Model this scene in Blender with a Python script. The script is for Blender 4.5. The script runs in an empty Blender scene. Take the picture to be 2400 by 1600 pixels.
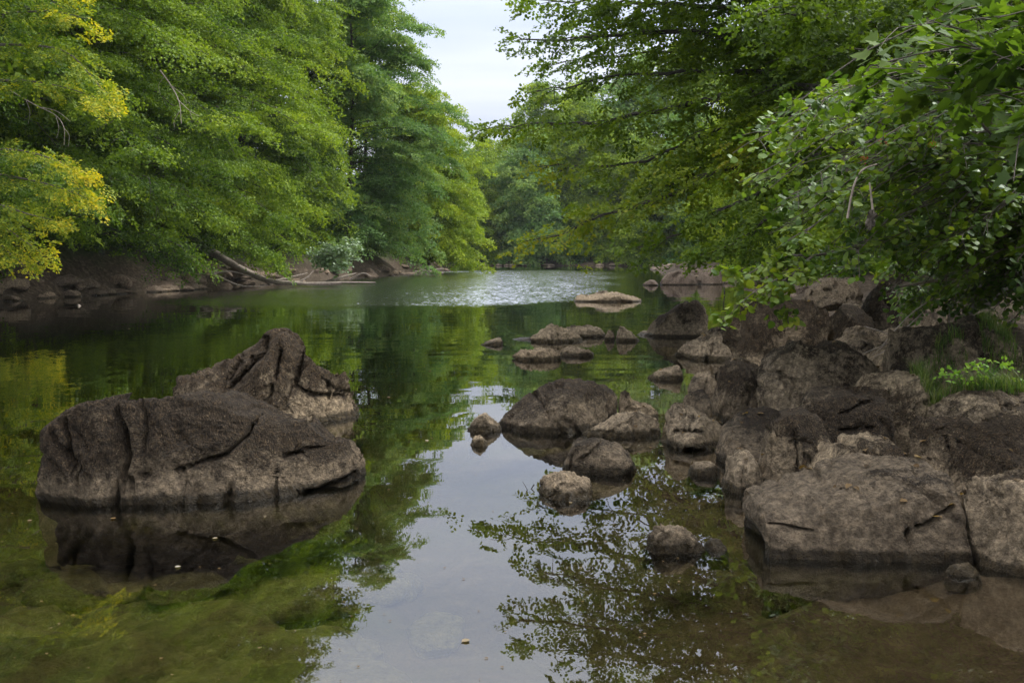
import bpy, math, random
import numpy as np
from mathutils import Vector

random.seed(7)
RNG = np.random.default_rng(7)
sc = bpy.context.scene
COL = sc.collection

# ------------------------------------------------------------------ camera
CAM_H = 1.6
FPX = 2333.0            # focal length in photo pixels (photo 2400 wide)
HOR = 598.0             # horizon row in the photo
PITCH = math.atan((800 - HOR) / FPX)
cam_d = bpy.data.cameras.new("camera")
cam_d.sensor_width = 36.0
cam_d.lens = FPX / 2400 * 36.0
cam_d.clip_start = 0.05
cam_d.clip_end = 4000
cam_d.dof.use_dof = True
cam_d.dof.focus_distance = 9.0
cam_d.dof.aperture_fstop = 8
cam = bpy.data.objects.new("camera", cam_d)
COL.objects.link(cam)
cam.location = (0, 0, CAM_H)
cam.rotation_euler = (math.pi / 2 - PITCH, 0, 0)
sc.camera = cam

# ------------------------------------------------------------------ render settings
sc.view_settings.view_transform = 'Standard'
sc.view_settings.look = 'None'
sc.view_settings.gamma = 1
sc.view_settings.exposure = 0.66
sc.cycles.max_bounces = 7
sc.cycles.diffuse_bounces = 3
sc.cycles.glossy_bounces = 3
sc.cycles.transmission_bounces = 4
sc.cycles.transparent_max_bounces = 6
sc.cycles.volume_bounces = 0
sc.cycles.use_denoising = True

# ------------------------------------------------------------------ world and sun
SUN_EL, SUN_AZ = math.radians(52), math.radians(62)     # azimuth measured from +Y towards +X
world = bpy.data.worlds.new("World")
sc.world = world
world.use_nodes = True
nt = world.node_tree
nt.nodes.clear()
N = nt.nodes.new
L = nt.links.new
out = N('ShaderNodeOutputWorld')
bg = N('ShaderNodeBackground'); bg.inputs['Strength'].default_value = 0.12
sky = N('ShaderNodeTexSky'); sky.sky_type = 'NISHITA'; sky.sun_disc = False
sky.sun_elevation = SUN_EL; sky.sun_rotation = SUN_AZ
sky.air_density = 1.2; sky.dust_density = 2.5
tc = N('ShaderNodeTexCoord')
sep = N('ShaderNodeSeparateXYZ'); L(tc.outputs['Generated'], sep.inputs[0])
zz = N('ShaderNodeMath'); zz.operation = 'MAXIMUM'; L(sep.outputs['Z'], zz.inputs[0]); zz.inputs[1].default_value = 0.0
za = N('ShaderNodeMath'); za.operation = 'ADD'; L(zz.outputs[0], za.inputs[0]); za.inputs[1].default_value = 0.12
dx = N('ShaderNodeMath'); dx.operation = 'DIVIDE'; L(sep.outputs['X'], dx.inputs[0]); L(za.outputs[0], dx.inputs[1])
dy = N('ShaderNodeMath'); dy.operation = 'DIVIDE'; L(sep.outputs['Y'], dy.inputs[0]); L(za.outputs[0], dy.inputs[1])
cb = N('ShaderNodeCombineXYZ'); L(dx.outputs[0], cb.inputs[0]); L(dy.outputs[0], cb.inputs[1])
mp = N('ShaderNodeMapping'); mp.inputs['Scale'].default_value = (0.35, 1.25, 1); mp.inputs['Rotation'].default_value = (0, 0, 0.12)
L(cb.outputs[0], mp.inputs[0])
cn = N('ShaderNodeTexNoise'); cn.inputs['Scale'].default_value = 0.9; cn.inputs['Detail'].default_value = 5; cn.inputs['Roughness'].default_value = 0.5
L(mp.outputs[0], cn.inputs['Vector'])
cr = N('ShaderNodeValToRGB'); L(cn.outputs['Fac'], cr.inputs[0])
cr.color_ramp.elements[0].position = 0.34; cr.color_ramp.elements[0].color = (3.9, 4.25, 5.0, 1)
cr.color_ramp.elements[1].position = 0.66; cr.color_ramp.elements[1].color = (6.3, 6.3, 6.55, 1)
# an overcast sky is brighter high up than low down
gr = N('ShaderNodeValToRGB'); L(zz.outputs[0], gr.inputs[0])
for p_, c_ in ((0.22, (0.98, 1.02, 1.12, 1)), (0.42, (1.65, 1.68, 1.74, 1)), (0.75, (2.9, 2.75, 2.5, 1))):
    e_ = gr.color_ramp.elements.new(p_); e_.color = c_
gr.color_ramp.elements[0].color = (0.66, 0.66, 0.66, 1); gr.color_ramp.elements[-1].color = (3.2, 3.0, 2.75, 1)
gm = N('ShaderNodeVectorMath'); gm.operation = 'MULTIPLY'; L(cr.outputs[0], gm.inputs[0]); L(gr.outputs[0], gm.inputs[1])
mx = N('ShaderNodeMixRGB'); mx.inputs[0].default_value = 0.9
L(sky.outputs[0], mx.inputs[1]); L(gm.outputs[0], mx.inputs[2])
L(mx.outputs[0], bg.inputs[0]); L(bg.outputs[0], out.inputs[0])

sun_d = bpy.data.lights.new("sun", 'SUN')
sun_d.energy = 2.9; sun_d.angle = math.radians(16); sun_d.color = (1.0, 0.96, 0.88)
sun = bpy.data.objects.new("sun", sun_d); COL.objects.link(sun)
sdir = Vector((math.sin(SUN_AZ) * math.cos(SUN_EL), math.cos(SUN_AZ) * math.cos(SUN_EL), math.sin(SUN_EL)))
sun.rotation_euler = sdir.to_track_quat('Z', 'Y').to_euler()

# ------------------------------------------------------------------ helpers
def P(px, py, Y):
    """world point that stands at photo pixel (px, py) at distance Y in front of the camera"""
    a = (px - 1200) / FPX; b = (800 - py) / FPX
    cp, sp = math.cos(PITCH), math.sin(PITCH)
    d = np.array([a, cp + b * sp, -sp + b * cp])
    return np.array([0, 0, CAM_H]) + d * (Y / d[1])

def WD(py):
    """distance at which the water surface is seen on photo row py"""
    b = (800 - py) / FPX
    cp, sp = math.cos(PITCH), math.sin(PITCH)
    return CAM_H * (cp + b * sp) / (sp - b * cp)

_G = np.random.default_rng(3).normal(size=(512, 3)); _G /= np.linalg.norm(_G, axis=1)[:, None]
def noise3(p, seed=0):
    p = np.asarray(p, float)
    i = np.floor(p).astype(np.int64); f = p - i
    u = f * f * f * (f * (f * 6 - 15) + 10)
    r = 0
    for a in (0, 1):
        for b in (0, 1):
            for c in (0, 1):
                h = ((i[:, 0] + a) * 73856093) ^ ((i[:, 1] + b) * 19349663) ^ ((i[:, 2] + c) * 83492791) ^ (seed * 2654435761)
                h = (h ^ (h >> 13)) & 511
                g = _G[h]
                w = (u[:, 0] if a else 1 - u[:, 0]) * (u[:, 1] if b else 1 - u[:, 1]) * (u[:, 2] if c else 1 - u[:, 2])
                r = r + w * (g[:, 0] * (f[:, 0] - a) + g[:, 1] * (f[:, 1] - b) + g[:, 2] * (f[:, 2] - c))
    return r * 1.5
def fbm(p, seed=0, oct=4, gain=0.5):
    r = 0; a = 1.0; p = np.asarray(p, float)
    for k in range(oct):
        r = r + a * noise3(p, seed + k); p = p * 2.03 + 11.3; a *= gain
    return r

def tag(o, label=None, cat=None, group=None, kind=None):
    if label: o['label'] = label
    if cat: o['category'] = cat
    if group: o['group'] = group
    if kind: o['kind'] = kind
    return o
def empty(name, loc):
    o = bpy.data.objects.new(name, None); COL.objects.link(o); o.location = loc
    o.empty_display_size = 0.2
    return o
def link(name, me, mat=None, parent=None, loc=None):
    o = bpy.data.objects.new(name, me); COL.objects.link(o)
    if mat and not me.materials: me.materials.append(mat)
    if parent: o.parent = parent
    if loc is not None: o.location = loc
    return o
def mesh_np(name, verts, loops, k, smooth=True, tint=None):
    """mesh from arrays: faces all have k corners"""
    me = bpy.data.meshes.new(name)
    verts = np.ascontiguousarray(verts, dtype=np.float32)
    loops = np.ascontiguousarray(loops, dtype=np.int32).ravel()
    nf = len(loops) // k
    me.vertices.add(len(verts)); me.vertices.foreach_set('co', verts.ravel())
    me.loops.add(len(loops)); me.loops.foreach_set('vertex_index', loops)
    me.polygons.add(nf)
    me.polygons.foreach_set('loop_start', np.arange(nf, dtype=np.int32) * k)
    me.polygons.foreach_set('use_smooth', np.full(nf, smooth, dtype=bool))
    if tint is not None:
        at = me.attributes.new('tint', 'FLOAT', 'POINT')
        at.data.foreach_set('value', np.ascontiguousarray(tint, dtype=np.float32))
    me.update(calc_edges=True)
    return me

# ------------------------------------------------------------------ materials
def new_mat(name):
    m = bpy.data.materials.new(name); m.use_nodes = True
    m.node_tree.nodes.clear()
    return m, m.node_tree
def ramp(nt, src, stops):
    r = nt.nodes.new('ShaderNodeValToRGB')
    while len(r.color_ramp.elements) < len(stops): r.color_ramp.elements.new(0.5)
    for e, (p, c) in zip(r.color_ramp.elements, stops):
        e.position = p; e.color = (*c, 1) if len(c) == 3 else c
    nt.links.new(src, r.inputs[0]); return r
def tex_noise(nt, vec, scale, detail=4, rough=0.55, stretch=None):
    if stretch:
        m = nt.nodes.new('ShaderNodeMapping'); m.inputs['Scale'].default_value = stretch
        nt.links.new(vec, m.inputs[0]); vec = m.outputs[0]
    n = nt.nodes.new('ShaderNodeTexNoise'); n.inputs['Scale'].default_value = scale
    n.inputs['Detail'].default_value = detail; n.inputs['Roughness'].default_value = rough
    nt.links.new(vec, n.inputs['Vector']); return n
def math_n(nt, op, a, b=None, c=None, clamp=False):
    m = nt.nodes.new('ShaderNodeMath'); m.operation = op; m.use_clamp = clamp
    for i, v in enumerate((a, b, c)):
        if v is None: continue
        if isinstance(v, (int, float)): m.inputs[i].default_value = v
        else: nt.links.new(v, m.inputs[i])
    return m.outputs[0]
def mixc(nt, f, a, b, mode='MIX'):
    m = nt.nodes.new('ShaderNodeMixRGB'); m.blend_type = mode
    for i, v in enumerate((f, a, b)):
        if isinstance(v, (int, float)): m.inputs[i].default_value = v
        elif isinstance(v, tuple): m.inputs[i].default_value = (*v, 1)
        else: nt.links.new(v, m.inputs[i])
    return m.outputs[0]
def maprange(nt, v, a, b, c=0.0, d=1.0, smooth=True):
    m = nt.nodes.new('ShaderNodeMapRange'); m.interpolation_type = 'SMOOTHSTEP' if smooth else 'LINEAR'
    nt.links.new(v, m.inputs[0])
    for i, x in zip((1, 2, 3, 4), (a, b, c, d)): m.inputs[i].default_value = x
    return m.outputs[0]

def rock_mat(name, moss_amt, stone_lo, stone_hi, moss_lo=(0.011, 0.008, 0.005), moss_hi=(0.11, 0.078, 0.048), wetk=0.2):
    m, nt = new_mat(name); N = nt.nodes.new; L = nt.links.new
    out = N('ShaderNodeOutputMaterial'); b = N('ShaderNodeBsdfPrincipled')
    tc = N('ShaderNodeTexCoord'); geo = N('ShaderNodeNewGeometry')
    vec = geo.outputs['Position']
    sp = N('ShaderNodeSeparateXYZ'); L(geo.outputs['Position'], sp.inputs[0])
    sn = N('ShaderNodeSeparateXYZ'); L(geo.outputs['Normal'], sn.inputs[0])
    n1 = tex_noise(nt, vec, 2.2, 6, 0.62)
    n2 = tex_noise(nt, vec, 11, 8, 0.68)
    n3 = tex_noise(nt, vec, 70, 3, 0.7)
    n4 = tex_noise(nt, vec, 24, 6, 0.75)
    nf = tex_noise(nt, vec, 90, 3, 0.6, (1, 1, 0.28))       # hanging dried moss strands
    v1 = N('ShaderNodeTexVoronoi'); v1.inputs['Scale'].default_value = 34; L(vec, v1.inputs['Vector'])
    stone = ramp(nt, n2.outputs['Fac'], [(0.3, stone_lo), (0.5, tuple((x + y) / 2 for x, y in zip(stone_lo, stone_hi))), (0.72, stone_hi)])
    stone2 = mixc(nt, maprange(nt, n1.outputs['Fac'], 0.35, 0.7), stone.outputs[0], tuple(x * 0.62 for x in stone_hi), 'MIX')
    # dark pits
    pits = maprange(nt, v1.outputs['Distance'], 0.0, 0.32, 0.35, 1.0)
    stone3 = mixc(nt, 0.45, stone2, pits, 'MULTIPLY')
    moss = ramp(nt, nf.outputs['Fac'], [(0.32, moss_lo), (0.55, tuple((x * 0.6 + y * 0.4) for x, y in zip(moss_lo, moss_hi))), (0.74, moss_hi)])
    # moss sits on upper faces and in patches
    a = math_n(nt, 'MULTIPLY', sn.outputs['Z'], 0.20)
    a = math_n(nt, 'ADD', a, math_n(nt, 'MULTIPLY', n1.outputs['Fac'], 1.1))
    a = math_n(nt, 'ADD', a, math_n(nt, 'MULTIPLY', n2.outputs['Fac'], 0.75))
    a = math_n(nt, 'ADD', a, math_n(nt, 'MULTIPLY', n3.outputs['Fac'], 0.45))
    hz = maprange(nt, sp.outputs['Z'], 0.02, 0.42, -0.16, 0.10)
    a = math_n(nt, 'ADD', a, hz)
    mask = maprange(nt, a, 1.42 - moss_amt, 1.60 - moss_amt)
    c = mixc(nt, mask, stone3, moss.outputs[0])
    # pale specks of bare stone through the moss
    spk = math_n(nt, 'MULTIPLY', maprange(nt, n3.outputs['Fac'], 0.60, 0.70), maprange(nt, n2.outputs['Fac'], 0.45, 0.6))
    c = mixc(nt, math_n(nt, 'MULTIPLY', spk, 0.85), c, stone_hi)
    c = mixc(nt, 0.75, c, ramp(nt, n4.outputs['Fac'], [(0.36, (0.28, 0.27, 0.26)), (0.5, (0.85, 0.85, 0.85)), (0.62, (1.7, 1.68, 1.62))]).outputs[0], 'MULTIPLY')  # mottled tone; contrast of lit edges and dark hollows put into the colour
    # wet dark band where the river laps
    wz = math_n(nt, 'ADD', sp.outputs['Z'], math_n(nt, 'MULTIPLY', n2.outputs['Fac'], -0.11))
    wet = maprange(nt, wz, -0.015, 0.02, 1.0, 0.0)
    c = mixc(nt, wet, c, mixc(nt, 1.0, c, (wetk, wetk * 0.95, wetk * 0.75), 'MULTIPLY'))
    film = maprange(nt, sp.outputs['Z'], -0.10, -0.03, 1.0, 0.0)
    c = mixc(nt, film, c, ramp(nt, n2.outputs['Fac'], [(0.3, (0.14, 0.12, 0.05)), (0.7, (0.40, 0.34, 0.17))]).outputs[0])
    oi = N('ShaderNodeObjectInfo')
    c = mixc(nt, 1.0, c, ramp(nt, oi.outputs['Random'], [(0.0, (0.72, 0.70, 0.68)), (0.5, (1.0, 0.98, 0.94)), (1.0, (1.45, 1.40, 1.30))]).outputs[0], 'MULTIPLY')
    L(c, b.inputs['Base Color'])
    L(maprange(nt, wet, 0, 1, 0.93, 0.38), b.inputs['Roughness'])
    b.inputs['Specular IOR Level'].default_value = 0.25
    bs = math_n(nt, 'ADD', math_n(nt, 'MULTIPLY', n4.outputs['Fac'], 0.8), math_n(nt, 'MULTIPLY', n2.outputs['Fac'], 1.1))
    bs = math_n(nt, 'ADD', bs, math_n(nt, 'MULTIPLY', n3.outputs['Fac'], 0.40))
    bs = math_n(nt, 'ADD', bs, math_n(nt, 'MULTIPLY', math_n(nt, 'MULTIPLY', nf.outputs['Fac'], mask), 0.8))
    bp = N('ShaderNodeBump'); bp.inputs['Strength'].default_value = 1.0; bp.inputs['Distance'].default_value = 0.085
    L(bs, bp.inputs['Height']); L(bp.outputs[0], b.inputs['Normal'])
    L(b.outputs[0], out.inputs[0])
    return m

M = {}
M['rock_hero'] = rock_mat('dark_river_rock', 0.34, (0.075, 0.058, 0.040), (0.34, 0.275, 0.20))
M['rock_dark'] = rock_mat('mossy_rock', 0.27, (0.095, 0.074, 0.050), (0.38, 0.31, 0.225))
M['rock_mid'] = rock_mat('rock', 0.12, (0.11, 0.087, 0.060), (0.46, 0.38, 0.28))
M['rock_pale'] = rock_mat('pale_rock', 0.0, (0.105, 0.083, 0.058), (0.38, 0.31, 0.228))
M['rock_far'] = rock_mat('bank_rock', -0.12, (0.13, 0.10, 0.08), (0.36, 0.29, 0.24))
M['rock_leftbank'] = rock_mat('left_bank_rock', -0.1, (0.12, 0.095, 0.075), (0.38, 0.30, 0.24))  # almost the same stone colours as the far shore, for the left bank

def leaf_mat(name, cols, gloss=0.06, trans=0.45, rough=0.5, pscale=0.35):
    """cols: colours across the tint attribute 0..1"""
    m, nt = new_mat(name); N = nt.nodes.new; L = nt.links.new
    out = N('ShaderNodeOutputMaterial')
    at = N('ShaderNodeAttribute'); at.attribute_name = 'tint'
    geo = N('ShaderNodeNewGeometry')
    n = tex_noise(nt, geo.outputs['Position'], pscale, 3, 0.6)
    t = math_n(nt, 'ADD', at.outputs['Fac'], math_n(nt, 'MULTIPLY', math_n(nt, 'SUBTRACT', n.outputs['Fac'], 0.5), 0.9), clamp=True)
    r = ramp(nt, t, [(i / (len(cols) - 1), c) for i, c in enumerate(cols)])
    d = N('ShaderNodeBsdfDiffuse'); L(r.outputs[0], d.inputs[0])
    tr = N('ShaderNodeBsdfTranslucent')
    L(mixc(nt, 1.0, r.outputs[0], (1.25, 1.25, 0.55), 'MULTIPLY'), tr.inputs[0])
    g = N('ShaderNodeBsdfGlossy'); g.inputs['Roughness'].default_value = rough; g.inputs[0].default_value = (0.85, 0.95, 0.88, 1)
    m1 = N('ShaderNodeMixShader'); m1.inputs[0].default_value = trans; L(d.outputs[0], m1.inputs[1]); L(tr.outputs[0], m1.inputs[2])
    lw = N('ShaderNodeLayerWeight'); lw.inputs['Blend'].default_value = 0.35
    m2 = N('ShaderNodeMixShader'); L(math_n(nt, 'MULTIPLY', lw.outputs['Facing'], gloss), m2.inputs[0])
    L(m1.outputs[0], m2.inputs[1]); L(g.outputs[0], m2.inputs[2]); L(m2.outputs[0], out.inputs[0])
    return m
M['leaf_green'] = leaf_mat('beech_leaves', [(0.022, 0.058, 0.010), (0.080, 0.148, 0.017), (0.190, 0.28, 0.025), (0.31, 0.38, 0.03)])
M['leaf_fresh'] = leaf_mat('fresh_leaves', [(0.028, 0.075, 0.014), (0.102, 0.18, 0.022), (0.222, 0.32, 0.028), (0.36, 0.43, 0.035)])
M['leaf_yellow'] = leaf_mat('yellowing_leaves', [(0.035, 0.075, 0.018), (0.10, 0.17, 0.022), (0.28, 0.34, 0.03), (0.66, 0.52, 0.03)], pscale=0.2)
M['leaf_cool'] = leaf_mat('cool_leaves', [(0.04, 0.09, 0.035), (0.08, 0.17, 0.06), (0.15, 0.26, 0.08), (0.25, 0.34, 0.09)])  # lighter, bluer greens: distance haze put into the leaf colour
M['leaf_dark'] = leaf_mat('overhang_leaves', [(0.045, 0.085, 0.012), (0.11, 0.18, 0.018), (0.20, 0.27, 0.022), (0.33, 0.30, 0.03)], gloss=0.08, trans=0.55)
M['leaf_round'] = leaf_mat('round_leaves', [(0.035, 0.075, 0.014), (0.10, 0.18, 0.02), (0.20, 0.28, 0.025), (0.32, 0.36, 0.04)], gloss=0.14, rough=0.45, pscale=0.8)
M['leaf_maple'] = leaf_mat('maple_leaves', [(0.035, 0.07, 0.010), (0.065, 0.12, 0.014), (0.11, 0.17, 0.018), (0.18, 0.24, 0.03)], gloss=0.06, rough=0.6, trans=0.55, pscale=0.8)
M['leaf_silver'] = leaf_mat('silver_leaves', [(0.06, 0.13, 0.05), (0.12, 0.20, 0.09), (0.19, 0.27, 0.14)], gloss=0.2)
M['grass'] = leaf_mat('grass_blades', [(0.04, 0.085, 0.02), (0.08, 0.14, 0.03), (0.16, 0.20, 0.06), (0.28, 0.24, 0.12)], gloss=0.1, pscale=2)
M['plant'] = leaf_mat('bright_plant', [(0.10, 0.22, 0.03), (0.18, 0.34, 0.04), (0.28, 0.42, 0.05)])

def bark_mat(name, lo, hi, sc_=14):
    m, nt = new_mat(name); N = nt.nodes.new; L = nt.links.new
    out = N('ShaderNodeOutputMaterial'); b = N('ShaderNodeBsdfPrincipled'); geo = N('ShaderNodeNewGeometry')
    n = tex_noise(nt, geo.outputs['Position'], sc_, 6, 0.65)
    r = ramp(nt, n.outputs['Fac'], [(0.3, lo), (0.7, hi)]); L(r.outputs[0], b.inputs['Base Color'])
    b.inputs['Roughness'].default_value = 0.9
    bp = N('ShaderNodeBump'); bp.inputs['Strength'].default_value = 0.6; bp.inputs['Distance'].default_value = 0.02
    L(n.outputs['Fac'], bp.inputs['Height']); L(bp.outputs[0], b.inputs['Normal']); L(b.outputs[0], out.inputs[0])
    return m
M['bark'] = bark_mat('bark', (0.04, 0.035, 0.028), (0.14, 0.12, 0.10))
M['bark_dark'] = bark_mat('dark_bark', (0.018, 0.016, 0.013), (0.07, 0.062, 0.05))
M['dead'] = bark_mat('dead_wood', (0.16, 0.13, 0.11), (0.42, 0.36, 0.31))
M['berry'] = bark_mat('berries', (0.30, 0.03, 0.015), (0.42, 0.07, 0.03))

def ground_mat():
    m, nt = new_mat('ground'); N = nt.nodes.new; L = nt.links.new
    out = N('ShaderNodeOutputMaterial'); b = N('ShaderNodeBsdfPrincipled'); geo = N('ShaderNodeNewGeometry')
    vec = geo.outputs['Position']
    sp = N('ShaderNodeSeparateXYZ'); L(vec, sp.inputs[0])
    n1 = tex_noise(nt, vec, 0.9, 5, 0.6); n2 = tex_noise(nt, vec, 7, 8, 0.7); n3 = tex_noise(nt, vec, 55, 3, 0.6)
    earth = ramp(nt, n2.outputs['Fac'], [(0.3, (0.022, 0.016, 0.011)), (0.52, (0.065, 0.049, 0.035)), (0.72, (0.17, 0.135, 0.10))])
    bed = ramp(nt, n2.outputs['Fac'], [(0.3, (0.055, 0.040, 0.022)), (0.55, (0.12, 0.088, 0.048)), (0.75, (0.20, 0.15, 0.09))])
    alg = ramp(nt, n1.outputs['Fac'], [(0.40, (0, 0, 0)), (0.62, (1, 1, 1))])
    algm = math_n(nt, 'MULTIPLY', alg.outputs[0], maprange(nt, sp.outputs['X'], -0.2, 1.2, 1.0, 0.08))
    bed = mixc(nt, maprange(nt, sp.outputs['X'], 0.6, 1.6), bed.outputs[0], ramp(nt, n2.outputs['Fac'], [(0.3, (0.065, 0.042, 0.027)), (0.7, (0.17, 0.112, 0.075))]).outputs[0])
    bed2 = mixc(nt, algm, bed, (0.10, 0.098, 0.028))
    up_ = math_n(nt, 'ADD', sp.outputs['Z'], math_n(nt, 'MULTIPLY', n1.outputs['Fac'], 1.5))
    cover = ramp(nt, n2.outputs['Fac'], [(0.3, (0.015, 0.028, 0.010)), (0.7, (0.06, 0.085, 0.025))])
    earth_ = mixc(nt, maprange(nt, up_, 1.6, 2.8), earth.outputs[0], cover.outputs[0])
    under = maprange(nt, sp.outputs['Z'], -0.06, 0.02, 1, 0)
    c = mixc(nt, under, earth_, bed2)
    L(c, b.inputs['Base Color']); b.inputs['Roughness'].default_value = 0.95
    b.inputs['Specular IOR Level'].default_value = 0.2
    h = math_n(nt, 'ADD', n2.outputs['Fac'], math_n(nt, 'MULTIPLY', n3.outputs['Fac'], 0.25))
    bp = N('ShaderNodeBump'); bp.inputs['Strength'].default_value = 0.8; bp.inputs['Distance'].default_value = 0.06
    L(h, bp.inputs['Height']); L(bp.outputs[0], b.inputs['Normal']); L(b.outputs[0], out.inputs[0])
    return m
M['ground'] = ground_mat()

def hill_mat():
    m, nt = new_mat('hill_forest'); N = nt.nodes.new; L = nt.links.new
    out = N('ShaderNodeOutputMaterial'); b = N('ShaderNodeBsdfDiffuse'); geo = N('ShaderNodeNewGeometry')
    n = tex_noise(nt, geo.outputs['Position'], 0.12, 6, 0.7)
    r = ramp(nt, n.outputs['Fac'], [(0.3, (0.03, 0.06, 0.04)), (0.7, (0.08, 0.13, 0.08))]); L(r.outputs[0], b.inputs[0])
    L(b.outputs[0], out.inputs[0]); return m
M['hill'] = hill_mat()

def water_mat():
    m, nt = new_mat('river_water'); N = nt.nodes.new; L = nt.links.new
    out = N('ShaderNodeOutputMaterial'); geo = N('ShaderNodeNewGeometry')
    vec = geo.outputs['Position']
    sp = N('ShaderNodeSeparateXYZ'); L(vec, sp.inputs[0])
    # the breeze-ruffled patch in midstream, 30 to 125 m upstream
    nw = tex_noise(nt, vec, 0.16, 4, 0.6, (1.0, 0.55, 1))
    dn = math_n(nt, 'MULTIPLY', math_n(nt, 'SUBTRACT', nw.outputs['Fac'], 0.5), 0.9)
    cx = math_n(nt, 'MULTIPLY', math_n(nt, 'SUBTRACT', sp.outputs['Y'], 32.0), 0.085)
    ex = math_n(nt, 'DIVIDE', math_n(nt, 'SUBTRACT', sp.outputs['X'], math_n(nt, 'ADD', cx, -5.2)), maprange(nt, sp.outputs['Y'], 30, 60, 8.2, 10.8, False))
    ex = math_n(nt, 'MULTIPLY', ex, ex)
    ny = maprange(nt, sp.outputs['Y'], 27.5, 36.0, 1.0, 0.0, True)
    fy = maprange(nt, sp.outputs['Y'], 92.0, 120.0, 0.0, 1.2, True)
    e = math_n(nt, 'ADD', math_n(nt, 'ADD', ex, ny), math_n(nt, 'ADD', fy, dn))
    patch = maprange(nt, e, 0.35, 1.15, 1.0, 0.0)
    # surface slopes: wind ripples in the patch, faint long ripples elsewhere
    def slopes(sc_, det, rough, stretch, ax, ay):
        n = tex_noise(nt, vec, sc_, det, rough, stretch)
        v = N('ShaderNodeVectorMath'); v.operation = 'SUBTRACT'; L(n.outputs['Color'], v.inputs[0]); v.inputs[1].default_value = (0.5, 0.5, 0.5)
        w = N('ShaderNodeVectorMath'); w.operation = 'MULTIPLY'; L(v.outputs[0], w.inputs[0]); w.inputs[1].default_value = (ax, ay, 0)
        return w.outputs[0]
    def vscale(v, f):
        m = N('ShaderNodeVectorMath'); m.operation = 'SCALE'; L(v, m.inputs[0])
        if isinstance(f, (int, float)): m.inputs['Scale'].default_value = f
        else: L(f, m.inputs['Scale'])
        return m.outputs[0]
    def vadd(a, b):
        m = N('ShaderNodeVectorMath'); m.operation = 'ADD'; L(a, m.inputs[0])
        if isinstance(b, tuple): m.inputs[1].default_value = b
        else: L(b, m.inputs[1])
        return m.outputs[0]
    gust = tex_noise(nt, vec, 0.9, 3, 0.7, (0.9, 0.30, 1))
    gf = math_n(nt, 'MULTIPLY', patch, maprange(nt, gust.outputs['Fac'], 0.3, 0.7, 0.7, 1.25))
    ra = N('ShaderNodeVectorMath'); ra.operation = 'ABSOLUTE'; L(slopes(6.5, 3, 0.7, (0.7, 0.45, 1), 0.0, 1.15), ra.inputs[0])
    # the wavelet faces that can be seen at this grazing angle are those turned to the viewer's side of the river
    rip = vscale(vadd(slopes(6.0, 2, 0.6, (0.7, 0.5, 1), 0.35, 0.0), vscale(ra.outputs[0], -1.0)), gf)
    far = maprange(nt, sp.outputs['Y'], 4, 22, 0.35, 1.0)
    calm = vscale(vadd(slopes(3.2, 2, 0.5, (0.30, 1.0, 1), 0.012, 0.030), slopes(0.7, 2, 0.5, (0.35, 1.0, 1), 0.008, 0.014)), far)
    nv = vadd(vadd(rip, calm), (0, 0, 1))
    nn = N('ShaderNodeVectorMath'); nn.operation = 'NORMALIZE'; L(nv, nn.inputs[0])
    g = N('ShaderNodeBsdfGlossy'); g.inputs[0].default_value = (1, 1, 1, 1)
    L(maprange(nt, patch, 0, 1, 0.008, 0.13), g.inputs['Roughness']); L(nn.outputs[0], g.inputs['Normal'])
    t = N('ShaderNodeBsdfTransparent'); t.inputs[0].default_value = (0.92, 0.95, 0.88, 1)
    fr = N('ShaderNodeFresnel'); fr.inputs['IOR'].default_value = 1.85
    mxs = N('ShaderNodeMixShader'); L(fr.outputs[0], mxs.inputs[0]); L(t.outputs[0], mxs.inputs[1]); L(g.outputs[0], mxs.inputs[2])
    L(mxs.outputs[0], out.inputs[0])
    va = N('ShaderNodeVolumeAbsorption'); va.inputs['Color'].default_value = (0.74, 0.74, 0.42, 1); va.inputs['Density'].default_value = 0.45
    L(va.outputs[0], out.inputs['Volume'])
    return m
M['water'] = water_mat()

# ------------------------------------------------------------------ terrain
_yl = [-30, 0, 20, 35, 50, 72, 90, 98, 104, 112, 125, 160]
_xl = [-22, -20, -19.5, -18, -14.4, -10.4, -7.6, -6.9, -8.5, -20, -60, -200]
_yr = [-30, 0, 5, 7, 9, 12, 16, 20, 28, 45, 56, 89, 120, 140, 600]
_xr = [3.0, 2.9, 2.5, 1.9, 1.6, 2.2, 3.6, 5.6, 8.0, 10.8, 12.4, 13.5, 17, 40, 60]
def wdist(x, y):
    wob = 0.5 * noise3(np.stack([x * 0.25, y * 0.25, 0 * x], 1), 5) * np.clip(y / 30, 0.2, 2)
    dl = x - np.interp(y, _yl, _xl); dr = np.interp(y, _yr, _xr) - x
    df = (150 - 0.12 * (x - 20)) - y
    dn = (y + 6) * 1.0
    return np.minimum(np.minimum(np.minimum(dl, dr), df), dn) + wob, dl, dr
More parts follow.
